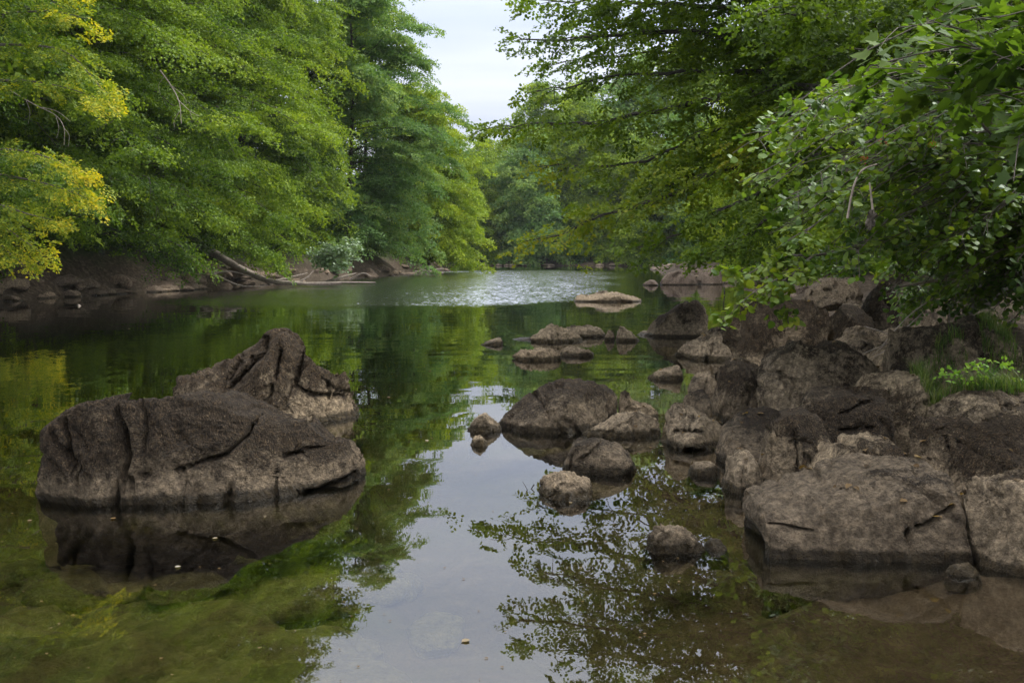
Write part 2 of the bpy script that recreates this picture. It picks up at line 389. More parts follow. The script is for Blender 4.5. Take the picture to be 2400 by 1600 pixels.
def ground_z(x, y):
    x = np.atleast_1d(np.asarray(x, float)); y = np.atleast_1d(np.asarray(y, float))
    d, dl, dr = wdist(x, y)
    p = np.stack([x, y, 0 * x], 1)
    n1 = fbm(p * 0.35, 21, 3); n2 = fbm(p * 1.7, 31, 3)
    maxd = np.interp(y, [0, 6, 12, 30], [0.42, 0.55, 1.1, 2.0])
    dep = -np.minimum(maxd, 0.03 + 0.22 * np.maximum(d, 0)) + 0.10 * n2 * np.clip(d, 0, 1)
    e = np.maximum(-d, 0)
    left = (dl < dr)
    zl = 1.0 * (1 - np.exp(-e / 1.2)) + 0.42 * np.minimum(e, 70) + 0.25 * n1 * np.minimum(e, 3) + 0.12 * n2 * np.clip(e, 0, 1)
    zr = 0.24 * np.minimum(e, 5) + 0.36 * np.clip(e - 5, 0, 90) + 0.12 * n1 * np.minimum(e, 3) + 0.09 * n2 * np.clip(e, 0, 1)
    zfar = 0.5 * (1 - np.exp(-e)) + 0.11 * np.minimum(e, 200) + 0.3 * n1
    zr = zr - 0.28 * np.clip((y - 5.5) / 1.5, 0, 1) * np.clip((24 - y) / 4, 0, 1) * np.clip(e / 0.6, 0, 1) * np.clip((6 - e) / 3, 0, 1)
    land = np.where(left & (y < 112), zl, zr)
    land = np.where(y > 146, zfar, land)
    return np.where(d > 0, dep, land)

def axis(*segs):
    a = []
    for s, e, st in segs: a.append(np.arange(s, e - 1e-6, st))
    return np.concatenate(a + [[segs[-1][1]]])
gx = axis((-500, -100, 25), (-100, -30, 4), (-30, -8, 0.8), (-8, 9, 0.16), (9, 30, 0.7), (30, 100, 4), (100, 500, 25))
gy = axis((-60, 2, 2.0), (2, 22, 0.16), (22, 60, 0.5), (60, 160, 1.5), (160, 600, 15))
GX, GY = np.meshgrid(gx, gy)
gz = ground_z(GX.ravel(), GY.ravel())
nx, ny = len(gx), len(gy)
idx = np.arange(nx * ny).reshape(ny, nx)
quads = np.stack([idx[:-1, :-1], idx[:-1, 1:], idx[1:, 1:], idx[1:, :-1]], -1).reshape(-1, 4)
ground = link('ground', mesh_np('ground', np.stack([GX.ravel(), GY.ravel(), gz], 1), quads, 4), M['ground'])
tag(ground, kind='structure')

def box_mesh(name, x0, x1, y0, y1, z0, z1):
    v = np.array([(x, y, z) for z in (z0, z1) for y in (y0, y1) for x in (x0, x1)], float)
    f = np.array([(0, 2, 3, 1), (4, 5, 7, 6), (0, 1, 5, 4), (2, 6, 7, 3), (0, 4, 6, 2), (1, 3, 7, 5)])
    return mesh_np(name, v, f, 4, smooth=False)
water = link('water', box_mesh('water', -260, 120, -30, 220, -6, 0.0), M['water'])
tag(water, kind='structure')

# wooded hill far up the valley
hx = np.linspace(-700, 700, 220); hy = np.linspace(480, 900, 50)
HX, HY = np.meshgrid(hx, hy)
pp = np.stack([HX.ravel(), HY.ravel(), 0 * HX.ravel()], 1)
hz = 72 * np.exp(-((HY.ravel() - 690) / 110) ** 2) * (0.9 + 0.35 * noise3(pp * 0.006, 4)) + 7 * fbm(pp * 0.07, 8, 3) - 6
idx = np.arange(220 * 50).reshape(50, 220)
quads = np.stack([idx[:-1, :-1], idx[:-1, 1:], idx[1:, 1:], idx[1:, :-1]], -1).reshape(-1, 4)
hill = link('hill', mesh_np('hill', np.stack([pp[:, 0], pp[:, 1], hz], 1), quads, 4), M['hill'])
tag(hill, kind='structure')

# ------------------------------------------------------------------ rocks
def rock_verts(top, x0, x1, dep, zb, zc, seed, e=0.62, nu=60, nv=48, rough=0.05, block=0.10, crack=0.06, lean=0.0, cells=14, squeeze=3.0, cuts=12):
    """a boulder with skyline top(x): returns vertices (nv columns round the x axis) and quads"""
    rg = np.random.default_rng(seed)
    u = np.linspace(0, 1, nu)
    xx = (1 - np.cos(np.pi * u)) / 2 * 0.7 + u * 0.3
    nv = nv // 2 * 2
    t = np.linspace(0, 2 * np.pi, nv, endpoint=False)
    X, T = np.meshgrid(xx, t, indexing='ij')
    xw = x0 + (x1 - x0) * X
    tp = np.maximum(top(xw), zb + 0.03)
    zc_ = np.minimum(zc, tp - 0.3 * (tp - zb))
    s = np.maximum(1 - np.abs(2 * X - 1) ** squeeze, 0) ** (1 / squeeze)
    c, sn = np.cos(T), np.sin(T)
    yy = dep * s * np.sign(c) * np.abs(c) ** e
    up = np.abs(sn) ** e
    zz = np.where(sn > 0, zc_ + (tp - zc_) * up, zc_ - (zc_ - zb) * up)
    yy = yy + lean * (zz - zc_)
    # pull the two ends inwards so they are round, not knife edged
    endk = np.clip(1 - s, 0, 1)
    xw = xw - (2 * X - 1) * (x1 - x0) * 0.04 * np.abs(c) * endk
    V = np.stack([xw, yy, zz], -1)
    # normals from the grid
    du = np.gradient(V, axis=0); dv = (np.roll(V, -1, 1) - np.roll(V, 1, 1))
    n = np.cross(dv, du); n /= (np.linalg.norm(n, axis=-1, keepdims=True) + 1e-9)
    ctr = V.mean((0, 1)); sgn = np.sign(((V - ctr) * n).sum()); n *= sgn
    p = V.reshape(-1, 3); n = n.reshape(-1, 3)
    size = min(x1 - x0, 2 * dep, 1.6 * float(tp.max() - zb)); size = max(size, 0.05)
    q = p / size + rg.uniform(-50, 50, 3)
    # blocky planes and the clefts between them
    warp = 0.25 * np.stack([noise3(q * 1.3, seed + 1), noise3(q * 1.3, seed + 2), noise3(q * 1.3, seed + 3)], 1)
    lo, hi = q.min(0), q.max(0)
    F = rg.uniform(lo, hi, (cells, 3)); Gd = rg.normal(size=(cells, 3)); off = rg.uniform(-0.5, 0.5, cells)
    dd = np.linalg.norm((q + warp)[:, None, :] - F[None], axis=2)
    o = np.argsort(dd, axis=1)[:, :2]
    d1 = np.take_along_axis(dd, o[:, :1], 1)[:, 0]; d2 = np.take_along_axis(dd, o[:, 1:2], 1)[:, 0]
    val = lambda k: (Gd[k] * (q - F[k])).sum(1) * 0.7 + off[k]
    w = np.clip(0.5 + (d2 - d1) / 0.08 * 0.5, 0.5, 1)
    blk = val(o[:, 0]) * w + val(o[:, 1]) * (1 - w)
    crk = np.exp(-((d2 - d1) / 0.035) ** 2)
    r1 = fbm(q * 1.6, seed + 9, 5, 0.55)
    rid = 1 - np.abs(noise3(q * 2.6 + warp, seed + 20)) * 2.2
    fine = fbm(q * 7, seed + 30, 4, 0.65)
    big = np.abs(noise3(q * 3.3 + 2 * warp, seed + 50))
    disp = size * (block * np.clip(blk, -1.2, 1.2) - crack * crk + rough * r1 - rough * 0.7 * np.clip(1 - big * 7, 0, 1) + rough * 0.3 * fine)
    V = (p + n * disp[:, None]).reshape(nu, nv, 3)
    pair = (nv // 2 - np.arange(nv)) % nv
    for r_ in (0, nu - 1): V[r_] = (V[r_] + V[r_][pair]) / 2     # close the two ends
    V = V.reshape(-1, 3)
    c0 = np.array([0.5 * (x0 + x1), 0, float(np.mean(zc_))])
    hx, hyy, hz_ = (x1 - x0) / 2, dep, float(tp.max()) - c0[2] + 1e-3
    W = (V - c0) / [hx, hyy, hz_]
    for k in range(cuts):
        nk = rg.normal(size=3); nk[1] = -abs(nk[1]) * 1.3 if rg.uniform() < 0.75 else abs(nk[1]); nk[2] = abs(nk[2]) * rg.uniform(0.1, 1.0) if rg.uniform() < 0.8 else nk[2]
        nk /= np.linalg.norm(nk); pr = W @ nk
        ext = np.percentile(pr, 99.5); dk = ext * rg.uniform(0.72, 0.93)
        wob = 0.025 * noise3(W * 3.1 + k * 7, seed + k)
        W = W - nk * (np.maximum(pr - dk - wob, 0) * 0.92)[:, None]
    V = W * [hx, hyy, hz_] + c0
    # small scale grain after the cuts
    qq = V / size
    V = V + n * (size * rough * (0.34 * fbm(qq * 6, seed + 60, 5, 0.72) + 0.16 * np.abs(noise3(qq * 22, seed + 90)) - 0.35 * np.exp(-(noise3(qq * 2.4 + warp * 1.5, seed + 70) / 0.045) ** 2)))[:, None]
    mnx, mxx = V[:, 0].min(), V[:, 0].max()
    V[:, 0] = x0 + (V[:, 0] - mnx) / (mxx - mnx) * (x1 - x0)
    nb = max(8, nu // 3); b_ = np.clip(((V[:, 0] - x0) / (x1 - x0) * nb).astype(int), 0, nb - 1)
    mx_ = np.full(nb, -1e9); np.maximum.at(mx_, b_, V[:, 2])
    cen = x0 + (np.arange(nb) + 0.5) / nb * (x1 - x0)
    want = np.maximum(top(cen), zb + 0.05); zcm = float(np.mean(zc_))
    ratio = np.clip((want - zcm) / np.maximum(mx_ - zcm, 0.02), 0.6, 1.8)
    kk = np.interp(V[:, 0], cen, ratio)
    V[:, 2] = np.where(V[:, 2] > zcm, zcm + (V[:, 2] - zcm) * kk, V[:, 2])
    idx = np.arange(nu * nv).reshape(nu, nv)
    nxt = np.roll(idx, -1, axis=1)
    quads = np.stack([idx[:-1], idx[1:], nxt[1:], nxt[:-1]], -1).reshape(-1, 4)
    fc = V[quads]; fn = np.cross(fc[:, 2] - fc[:, 0], fc[:, 3] - fc[:, 1])
    if ((fc.mean(1) - V.mean(0)) * fn).sum() < 0: quads = quads[:, ::-1]      # faces look outwards
    return V, quads

MID = 'rocks standing in the water in mid river'
def rock(label, outline, wy=None, D=None, dep=None, mat='rock_mid', seed=1, name='rock', group=None, zb=None, cat='rock', cracks=None, **kw):
    """outline: skyline in photo pixels left to right. wy: row of the front waterline (gives the distance)"""
    o = np.array(outline, float)
    wpx = o[-1, 0] - o[0, 0]
    if D is None:
        Df = WD(wy); w0 = wpx / FPX * Df
        if dep is None: dep = 0.38 * w0
        D = Df + dep * 0.85
    else:
        w0 = wpx / FPX * D
        if dep is None: dep = 0.38 * w0
    pts = np.array([P(a, b, D) for a, b in o])
    x0, x1 = pts[0, 0], pts[-1, 0]; cxm = (x0 + x1) / 2
    top = lambda x: np.interp(x + cxm, pts[:, 0], pts[:, 2])
    g0 = 0.0 if wy is not None else float(pts[:, 2].min())
    if group == MID:
        kw.setdefault('e', 1.1); kw.setdefault('rough', 0.11)
    if wpx >= 200: kw.setdefault('rough', 0.04); kw.setdefault('e', 0.55); kw.setdefault('crack', 0.045)
    if wpx < 260:
        kw.setdefault('e', 0.9 if wpx < 160 else 0.75); kw.setdefault('block', 0.15); kw.setdefault('rough', 0.075); kw.setdefault('cuts', 18)
    if D is not None and wy is None and zb is not None: zb = zb - 0.3
    if zb is None: zb = -0.35 * max(0.3, (x1 - x0) * 0.4) if wy is not None else g0 - 0.35
    zc = kw.pop('zc', (0.05 if wy is not None else g0 + 0.03))
    npx = wpx * 1024 / 2400
    nu = int(np.clip(npx * 0.9, 20, 300)); nv = int(np.clip(nu * 0.9, 24, 260))
    V, Q = rock_verts(top, x0 - cxm, x1 - cxm, dep, zb, zc, seed, nu=nu, nv=nv, **kw)
    if cracks is None and wpx > 70:
        rc = np.random.default_rng(seed + 500); cracks = []
        ox0, ox1 = o[0, 0], o[-1, 0]; oy0 = o[:, 1].min(); oy1 = max(oy0 + 0.45 * wpx, o[:, 1].max())
        for k in range(3):
            a0 = rc.uniform(-1.0, 1.0) if k else 1.3
            cx_, cy_ = rc.uniform(ox0 + 0.15 * wpx, ox1 - 0.15 * wpx), rc.uniform(oy0 + 0.1 * (oy1 - oy0), oy1)
            Lc = wpx * rc.uniform(0.18, 0.42); pl = []; px_, py_ = cx_ - math.cos(a0) * Lc / 2, cy_ - math.sin(a0) * Lc / 2
            for j in range(5):
                pl.append((px_, py_)); a0 += rc.normal(0, 0.35); px_ += math.cos(a0) * Lc / 4; py_ += math.sin(a0) * Lc / 4
            cracks.append((pl, 2.0 + 0.014 * wpx, dep * rc.uniform(0.05, 0.17)))
    if cracks:
        # open clefts: press the front of the rock in along each line
        wx = V[:, 0] + cxm; wy_ = V[:, 1] + D; wz_ = V[:, 2] - CAM_H
        cp, sp = math.cos(PITCH), math.sin(PITCH)
        dpt = wy_ * cp - wz_ * sp; hgt = wy_ * sp + wz_ * cp
        q2 = np.stack([1200 + FPX * wx / dpt, 800 - FPX * hgt / dpt], 1)
        q2 = q2 + 5 * np.stack([noise3(V * 9, seed), noise3(V * 9, seed + 1)], 1)
        for ln, wid, deep in cracks:
            ln = np.array(ln, float); dmin = np.full(len(V), 1e9); sd = np.zeros(len(V))
            for a, b in zip(ln[:-1], ln[1:]):
                ab = b - a; tt = np.clip(((q2 - a) @ ab) / (ab @ ab), 0, 1); dv_ = q2 - a - tt[:, None] * ab; dd_ = np.linalg.norm(dv_, axis=1)
                cr_ = np.sign(ab[0] * dv_[:, 1] - ab[1] * dv_[:, 0]); sd = np.where(dd_ < dmin, cr_, sd); dmin = np.minimum(dmin, dd_)
            fr_ = V[:, 1] < dep * 0.5
            amt = 1.15 * deep * np.exp(-(dmin / (wid * 0.62)) ** 1.6) + 0.16 * deep * np.exp(-(dmin / (wid * 4)) ** 2) * (sd > 0)
            V[:, 1] += np.where(fr_, amt, 0)
    ob = link(name, mesh_np(name, V, Q, 4), M[mat], loc=(cxm, D, 0))
    tag(ob, label, cat, group)
    return ob

# --- two big rocks in the river on the left
rock('large dark block of rock nearest on the left, cut by a deep vertical crack',
     [(121, 1065), (124, 1018), (149, 983), (168, 962), (214, 937), (250, 922), (283, 918), (344, 924), (417, 918), (497, 910), (543, 928), (582, 948),
      (620, 972), (670, 990), (719, 1002), (750, 1035), (796, 1046), (811, 1065), (842, 1100), (862, 1150)],
     wy=1178, dep=0.55, cracks=[([(283, 918), (266, 945), (270, 975), (291, 1014), (297, 1064), (278, 1129), (262, 1190)], 9, 0.22), ([(600, 975), (597, 990), (574, 1025), (528, 1067), (413, 1102)], 6, 0.12), ([(745, 1040), (700, 1062), (666, 1071)], 9, 0.12), ([(348, 1110), (291, 1136)], 8, 0.10), ([(838, 1106), (781, 1140), (704, 1162)], 8, 0.12), ([(545, 1155), (500, 1182)], 9, 0.10), ([(150, 980), (161, 1044), (184, 1151)], 6, 0.07), ([(330, 930), (345, 1010), (335, 1060)], 6, 0.04), ([(650, 1100), (645, 1150)], 4, 0.04)], mat='rock_hero', seed=12, e=0.42, rough=0.045, block=0.06, crack=0.07, cells=9, cuts=14, zb=-0.5, squeeze=5)
rock('tall peaked rock with folded ridges behind the large dark block on the left',
     [(388, 907), (402, 884), (452, 874), (497, 853), (536, 838), (597, 805), (620, 778), (643, 768), (670, 773), (700, 803), (727, 834),
      (765, 868), (807, 880), (838, 922), (856, 985)],
     wy=1004, dep=0.75, cracks=[([(625, 800), (612, 834), (575, 870), (536, 914)], 7, 0.16), ([(655, 820), (648, 860), (628, 930), (612, 960)], 7, 0.14), ([(708, 815), (700, 860), (681, 899), (727, 925), (804, 932)], 7, 0.16), ([(727, 850), (700, 880), (670, 925)], 7, 0.12), ([(560, 850), (535, 890)], 7, 0.10), ([(760, 890), (780, 915), (840, 925)], 8, 0.12), ([(590, 840), (560, 900)], 5, 0.08)], mat='rock_dark', seed=25, e=0.85, rough=0.075, block=0.10, crack=0.055, cells=18, zb=-0.6)


# --- rocks in mid river
rock('tiny low rock farthest left of the group of flat river rocks', [(1120, 806), (1150, 795), (1172, 790), (1182, 803)], wy=809, seed=31, group=MID)
rock('thin sliver of rock barely above water, left of the pointed mid river rock', [(1194, 796), (1225, 791), (1255, 789)], wy=798, seed=32, dep=0.25, group=MID, mat='rock_pale', zb=-0.15, e=0.9, rough=0.03, block=0.04)
rock('low pointed rock with pale foot, left one of the flat mid river row', [(1243, 795), (1270, 770), (1295, 756), (1320, 767), (1350, 776), (1372, 797)], wy=803, seed=33, group=MID, e=0.85)
rock('flat brown rock right behind the low pointed rock', [(1318, 775), (1335, 762), (1380, 761), (1410, 768), (1425, 782)], wy=791, seed=34, group=MID)
rock('small knob of rock between the flat brown rock and the cone shaped rock', [(1416, 790), (1425, 772), (1436, 775), (1442, 790)], wy=798, seed=35, group=MID)
rock('small cone shaped rock in the water, left of the big dark domed boulder', [(1440, 785), (1455, 761), (1475, 772), (1492, 785), (1503, 797)], wy=800, seed=36, group=MID, e=0.85)
rock('long flat pale rock lying low in the water in front of the mid river row', [(1200, 838), (1218, 818), (1260, 814), (1300, 816), (1322, 826)], wy=846, seed=37, mat='rock_pale', group=MID)
rock('flat speckled slab joined to the right end of the long flat pale rock', [(1296, 828), (1315, 814), (1345, 811), (1380, 818), (1392, 829)], wy=836, seed=38, mat='rock_pale', group=MID)
rock('big dark domed boulder standing in the river below the overhanging branches', [(1515, 784), (1535, 752), (1560, 730), (1600, 707), (1640, 703), (1664, 722), (1676, 750), (1672, 780)], wy=792, seed=39, mat='rock_dark', e=0.75, rough=0.04, block=0.08)
rock('flat tongue of rock at the left foot of the big dark domed boulder', [(1492, 783), (1510, 775), (1535, 772)], wy=787, seed=40, dep=0.3, zb=-0.2, group=MID)
rock('long low rocky islet farthest out in the river with a lumpy middle', [(1334, 703), (1350, 690), (1385, 691), (1410, 680), (1440, 682), (1470, 690), (1514, 700)], wy=708, seed=41, mat='rock_pale', dep=1.0, cells=20)
rock('small triangular rock alone in the water in front of the slabs', [(1515, 886), (1545, 866), (1590, 853), (1600, 864), (1606, 886)], wy=891, seed=42, e=0.8)
# --- centre rocks
rock('broad brown mossy rock with pale foot in the centre, longest rock of the middle group',
     [(1166, 1000), (1185, 965), (1225, 930), (1260, 912), (1285, 900), (1320, 890), (1360, 889), (1400, 898), (1425, 915), (1436, 945)],
     wy=1013, dep=0.42, mat='rock_dark', seed=43, e=0.75, cells=16)
rock('dark upright lump at the right end of the broad brown mossy rock', [(1372, 940), (1385, 912), (1415, 900), (1440, 914), (1452, 945), (1450, 970)], wy=984, seed=44, mat='rock_dark', dep=0.2)
rock('small rough rock at the left tip of the broad brown mossy rock', [(1092, 1003), (1110, 975), (1135, 966), (1160, 980), (1180, 1003)], wy=1012, seed=45, e=0.8, rough=0.08)
rock('tiny round rock alone in the pale water left of centre', [(1097, 1040), (1108, 1022), (1125, 1018), (1148, 1038)], wy=1046, seed=46, e=0.8, rough=0.08)
rock('jagged dark rock behind the low wedge shaped rock', [(1446, 940), (1455, 915), (1475, 918), (1484, 940), (1520, 945), (1550, 968)], wy=988, seed=47, mat='rock_dark')
rock('low wedge shaped rock with a sloping left side, right of centre', [(1360, 1018), (1400, 995), (1450, 971), (1500, 966), (1540, 980), (1558, 1005)], wy=1027, seed=48, dep=0.25, mat='rock_mid', e=0.7)
rock('dark rounded boulder in front of the wedge shaped rock', [(1305, 1100), (1325, 1062), (1345, 1036), (1400, 1030), (1450, 1040), (1485, 1070), (1494, 1100)], wy=1116, seed=49, mat='rock_dark', dep=0.25, rough=0.04)
rock('pale pitted rock lying low in the water at the foot of the dark rounded boulder', [(1248, 1150), (1275, 1125), (1310, 1112), (1350, 1114), (1390, 1130), (1396, 1150)], wy=1174, seed=50, mat='rock_pale', dep=0.2, rough=0.09, e=0.8)
rock('smooth pale oval stone resting in the shallow pool between the boulders', [(1612, 1098), (1635, 1080), (1665, 1078), (1692, 1098)], wy=1116, seed=51, mat='rock_pale', dep=0.12, rough=0.02, block=0.02, crack=0.0, e=0.8)
rock('pitted brown rock standing alone in the dark reflections in front', [(1504, 1295), (1530, 1245), (1550, 1229), (1600, 1230), (1640, 1262), (1654, 1290)], wy=1302, seed=52, mat='rock_pale', dep=0.16, rough=0.09, block=0.1)
rock('small knobbly stone touching the right side of the pitted brown rock', [(1650, 1288), (1668, 1262), (1690, 1264), (1712, 1288)], wy=1294, seed=53, mat='rock_pale', dep=0.08, rough=0.08)
# --- boulders of the right bank, front to back
rock('huge flat faced pale boulder at the water edge in the right foreground',
     [(1750, 1215), (1756, 1172), (1800, 1152), (1850, 1141), (1925, 1132), (1990, 1104), (2060, 1091), (2150, 1092), (2200, 1095), (2236, 1115), (2252, 1150), (2256, 1250)],
     wy=1308, dep=0.42, cracks=[([(1806, 1226), (1850, 1234), (1905, 1243)], 4, 0.05), ([(2235, 1190), (2190, 1225), (2145, 1245), (2105, 1280)], 7, 0.12), ([(2145, 1092), (2155, 1125)], 5, 0.06), ([(1770, 1160), (1850, 1150), (1990, 1150)], 6, 0.03)], mat='rock_pale', seed=61, e=0.42, rough=0.035, block=0.045, crack=0.03, cells=9, squeeze=10, cuts=5, zb=-0.4, lean=0.25)
rock('pale rough boulder cut by the right edge of the photo',
     [(2246, 1240), (2256, 1145), (2300, 1138), (2350, 1118), (2400, 1110), (2460, 1108), (2540, 1150), (2580, 1260)],
     wy=1362, dep=0.40, mat='rock_pale', seed=62, e=0.6, rough=0.06, block=0.09, zb=-0.3)
rock('small wet dark stone at the foot of the rightmost pale boulder', [(2215, 1340), (2240, 1322), (2275, 1318), (2300, 1338)], wy=1352, dep=0.07, seed=63, rough=0.04)
rock('rounded brown boulder leaning on the back of the huge flat faced boulder', [(1870, 1150), (1900, 1100), (1950, 1045), (1990, 1025), (2060, 1023), (2110, 1035), (2150, 1075), (2190, 1110)], D=6.45, dep=0.45, mat='rock_mid', seed=64, zb=-0.3, zc=0.1, rough=0.05)
rock('tall shaggy dark boulder left of the rounded brown boulder', [(1770, 1120), (1782, 1030), (1800, 985), (1840, 965), (1890, 960), (1950, 985), (1990, 1040)], D=6.9, dep=0.42, mat='rock_dark', seed=65, zb=-0.3, zc=0.15, e=0.55)
rock('wide mossy boulder behind the tall shaggy one, with a shadowed right face', [(1850, 985), (1870, 930), (1910, 915), (1980, 912), (2050, 910), (2095, 925), (2118, 970), (2122, 1030)], D=7.5, dep=0.45, mat='rock_dark', seed=66, zb=-0.2, zc=0.2, e=0.5)
rock('small split boulder at the water edge left of the tall shaggy boulder', [(1690, 1130), (1700, 1075), (1730, 1055), (1770, 1060), (1785, 1100), (1790, 1130)], wy=1160, dep=0.22, seed=67, mat='rock_mid')
rock('low mossy hump sloping to the water behind the split boulder', [(1680, 1060), (1700, 1010), (1750, 975), (1810, 960), (1850, 970), (1880, 1000)], D=7.7, dep=0.45, mat='rock_dark', seed=68, zb=-0.3, zc=0.05)
rock('pale bulging boulder at the water edge, right of the wedge shaped rock', [(1548, 1010), (1555, 965), (1590, 945), (1625, 955), (1660, 975), (1700, 1000), (1715, 1030)], wy=1058, dep=0.4, mat='rock_mid', seed=69, rough=0.06)
rock('dark pyramid shaped stone on top of the pale bulging boulder', [(1598, 950), (1610, 922), (1650, 912), (1668, 930), (1674, 952)], D=9.4, dep=0.18, mat='rock_dark', seed=70, block=0.12)
rock('pale cracked slab above the dark pyramid shaped stone', [(1600, 920), (1615, 890), (1640, 873), (1680, 868), (1695, 890), (1725, 885), (1735, 915)], D=10.2, dep=0.35, mat='rock_pale', seed=71, zb=-0.2, zc=0.05)
rock('dark shaggy slope of rock between the cracked slab and the oblong boulder', [(1665, 960), (1670, 890), (1700, 850), (1760, 845), (1800, 860), (1830, 930)], D=9.6, dep=0.5, mat='rock_dark', seed=72, zb=-0.3, zc=0.1)
rock('big oblong boulder with a pale band and a nub on top, mid right bank',
     [(1768, 935), (1780, 875), (1810, 830), (1845, 808), (1862, 792), (1880, 802), (1925, 815), (1945, 803), (1980, 800), (2015, 818), (2048, 850), (2062, 900)],
     D=9.2, dep=0.5, mat='rock_mid', seed=73, zb=0.0, zc=0.42, e=0.6, block=0.06)
rock('tilted grey brown slab dipping into the water below the leafy branch', [(1584, 838), (1600, 808), (1640, 790), (1680, 768), (1720, 758), (1770, 770)], wy=848, dep=0.8, mat='rock_mid', seed=74, e=0.8)
rock('large shaggy brown boulder directly under the low leafy branch', [(1700, 822), (1715, 770), (1748, 722), (1780, 702), (1850, 700), (1915, 704), (1942, 740), (1953, 800)], D=13.2, dep=0.75, mat='rock_dark', seed=75, zb=-0.1, zc=0.25, e=0.6)
rock('dark low rock between the tilted slab and the domed boulder', [(1680, 770), (1700, 750), (1735, 742), (1765, 760)], D=15.5, dep=0.45, mat='rock_dark', seed=76, zb=-0.2, zc=0.05)
rock('big brown boulder with a pale crest below the dark undergrowth at the right edge',
     [(2075, 885), (2095, 825), (2130, 778), (2190, 757), (2240, 752), (2275, 736), (2310, 756), (2350, 790), (2400, 830), (2450, 900)],
     D=8.6, dep=0.6, mat='rock_mid', seed=77, zb=0.2, zc=0.6, e=0.75)
rock('speckled boulder below the grass, right of the big oblong boulder', [(2020, 980), (2032, 925), (2060, 885), (2120, 872), (2180, 880), (2220, 930), (2240, 1010)], D=8.0, dep=0.5, mat='rock_mid', seed=78, zb=0.0, zc=0.3, e=0.75)
rock('dark crumbly rock face below the grass, above the rightmost pale boulder', [(2120, 1080), (2135, 1015), (2200, 992), (2290, 985), (2370, 975), (2450, 980), (2500, 1040)], D=6.6, dep=0.5, mat='rock_dark', seed=79, zb=-0.2, zc=0.2, e=0.5, block=0.1)
rock('brown earthy hump of rock at the right edge, just below the bright green weeds', [(2180, 985), (2220, 945), (2290, 922), (2350, 915), (2420, 918), (2480, 960)], D=7.3, dep=0.5, mat='rock_mid', seed=80, zb=0.1, zc=0.4)
rock('dark jagged boulder in the hollow behind the large shaggy boulder', [(1945, 780), (1955, 735), (1985, 712), (2020, 718), (2045, 745), (2055, 785)], D=15, dep=0.5, mat='rock_dark', seed=81)
rock('steep dark rock under the shrubs, behind the jagged boulder', [(2010, 725), (2030, 690), (2065, 660), (2095, 655), (2112, 690), (2120, 730)], D=17.5, dep=0.5, mat='rock_dark', seed=82)
rock('pale broken ledge of rock farther back beside the hanging leaves', [(1880, 700), (1900, 668), (1930, 650), (1980, 648), (2010, 665), (2025, 700)], D=25, dep=1.4, mat='rock_pale', seed=83)
rock('pale flat stone in the hollow among the dark boulders', [(1972, 795), (1985, 770), (2030, 762), (2062, 775), (2070, 795)], D=12.2, dep=0.3, mat='rock_pale', seed=84)
rock('rounded stone behind the nub of the oblong boulder', [(1935, 825), (1960, 797), (2010, 790), (2045, 800), (2060, 830)], D=10.8, dep=0.35, mat='rock_pale', seed=85)
rock('flat pale slab under the dry twigs left of the small bright weed', [(2030, 838), (2060, 812), (2100, 805), (2125, 822)], D=10.4, dep=0.35, mat='rock_pale', seed=86)
rock('leaning slab at the right of the hollow, under the dry branch', [(2110, 740), (2125, 700), (2160, 672), (2200, 690), (2215, 745)], D=14.5, dep=0.5, mat='rock_mid', seed=87)
rock('low stone shelf behind the dry twigs at the foot of the shrubs', [(2060, 800), (2090, 768), (2150, 758), (2190, 775), (2200, 800)], D=12.5, dep=0.5, mat='rock_mid', seed=88)
# --- boulders of the far right shore
rock('broad pale boulder on the far right shore at the water edge', [(1545, 660), (1560, 640), (1590, 632), (1620, 636), (1640, 655)], wy=668, mat='rock_far', seed=90, dep=1.2)
rock('rounded speckled boulder right of the broad pale boulder on the far right shore', [(1630, 655), (1642, 632), (1665, 624), (1690, 630), (1702, 655)], wy=667, mat='rock_far', seed=91, dep=1.2)
rock('little brown rock in the water left of the broad pale shore boulder', [(1506, 665), (1520, 655), (1535, 656), (1544, 666)], wy=669, mat='rock_far', seed=92, dep=0.5)

# loose stones along the shores: a few stone shapes copied
def base_stones(prefix, mat, n, seed):
    ms = []
    for k in range(n):
        V, Q = rock_verts(lambda x: 0.55 - 0.5 * np.abs(x) ** 2.2, -1, 1, 0.75, -0.35, 0.0, seed + k, nu=26, nv=22, e=0.7, block=0.2, rough=0.08, crack=0.04, cells=7)
        me = mesh_np('stone', V, Q, 4); me.materials.append(M[mat]); ms.append(me)
    return ms
def scatter_stones(ms, spots, label, group, name='stone'):
    for k, (x, y, z, s) in enumerate(spots):
        o = link(name, ms[k % len(ms)], loc=(x, y, z))
        o.rotation_euler = (random.uniform(-.2, .2), random.uniform(-.2, .2), random.uniform(0, 6.28))
        o.scale = (s, s * random.uniform(.7, 1.1), s * random.uniform(.45, .9))
        tag(o, label, 'stone', group)
st_left = base_stones('left', 'rock_leftbank', 5, 300)
st_far = base_stones('far', 'rock_far', 5, 320)
st_near = base_stones('near', 'rock_mid', 6, 340)
sp_ = []
for y in np.concatenate([np.linspace(30, 58, 60), np.linspace(58, 100, 34)]):
    x = np.interp(y, _yl, _xl) + random.uniform(-1.0, 0.5)
    sp_.append((x, y, min(max(float(ground_z(x, y)[0]), -0.05), 0.6), random.uniform(0.3, 0.95)))
scatter_stones(st_left, sp_, 'brown stone of the rubble along the foot of the left bank', 'stones along the left bank')
sp_ = []
for k in range(62):
    y = random.uniform(34, 118); x = np.interp(y, _yr, _xr) + random.uniform(-0.3, 2.6)
    sp_.append((x, y, max(float(ground_z(x, y)[0]), -0.05), random.uniform(0.25, 0.8)))
scatter_stones(st_far, sp_, 'pale stone of the rubble shore upstream on the right', 'stones along the far right shore')
sp_ = []
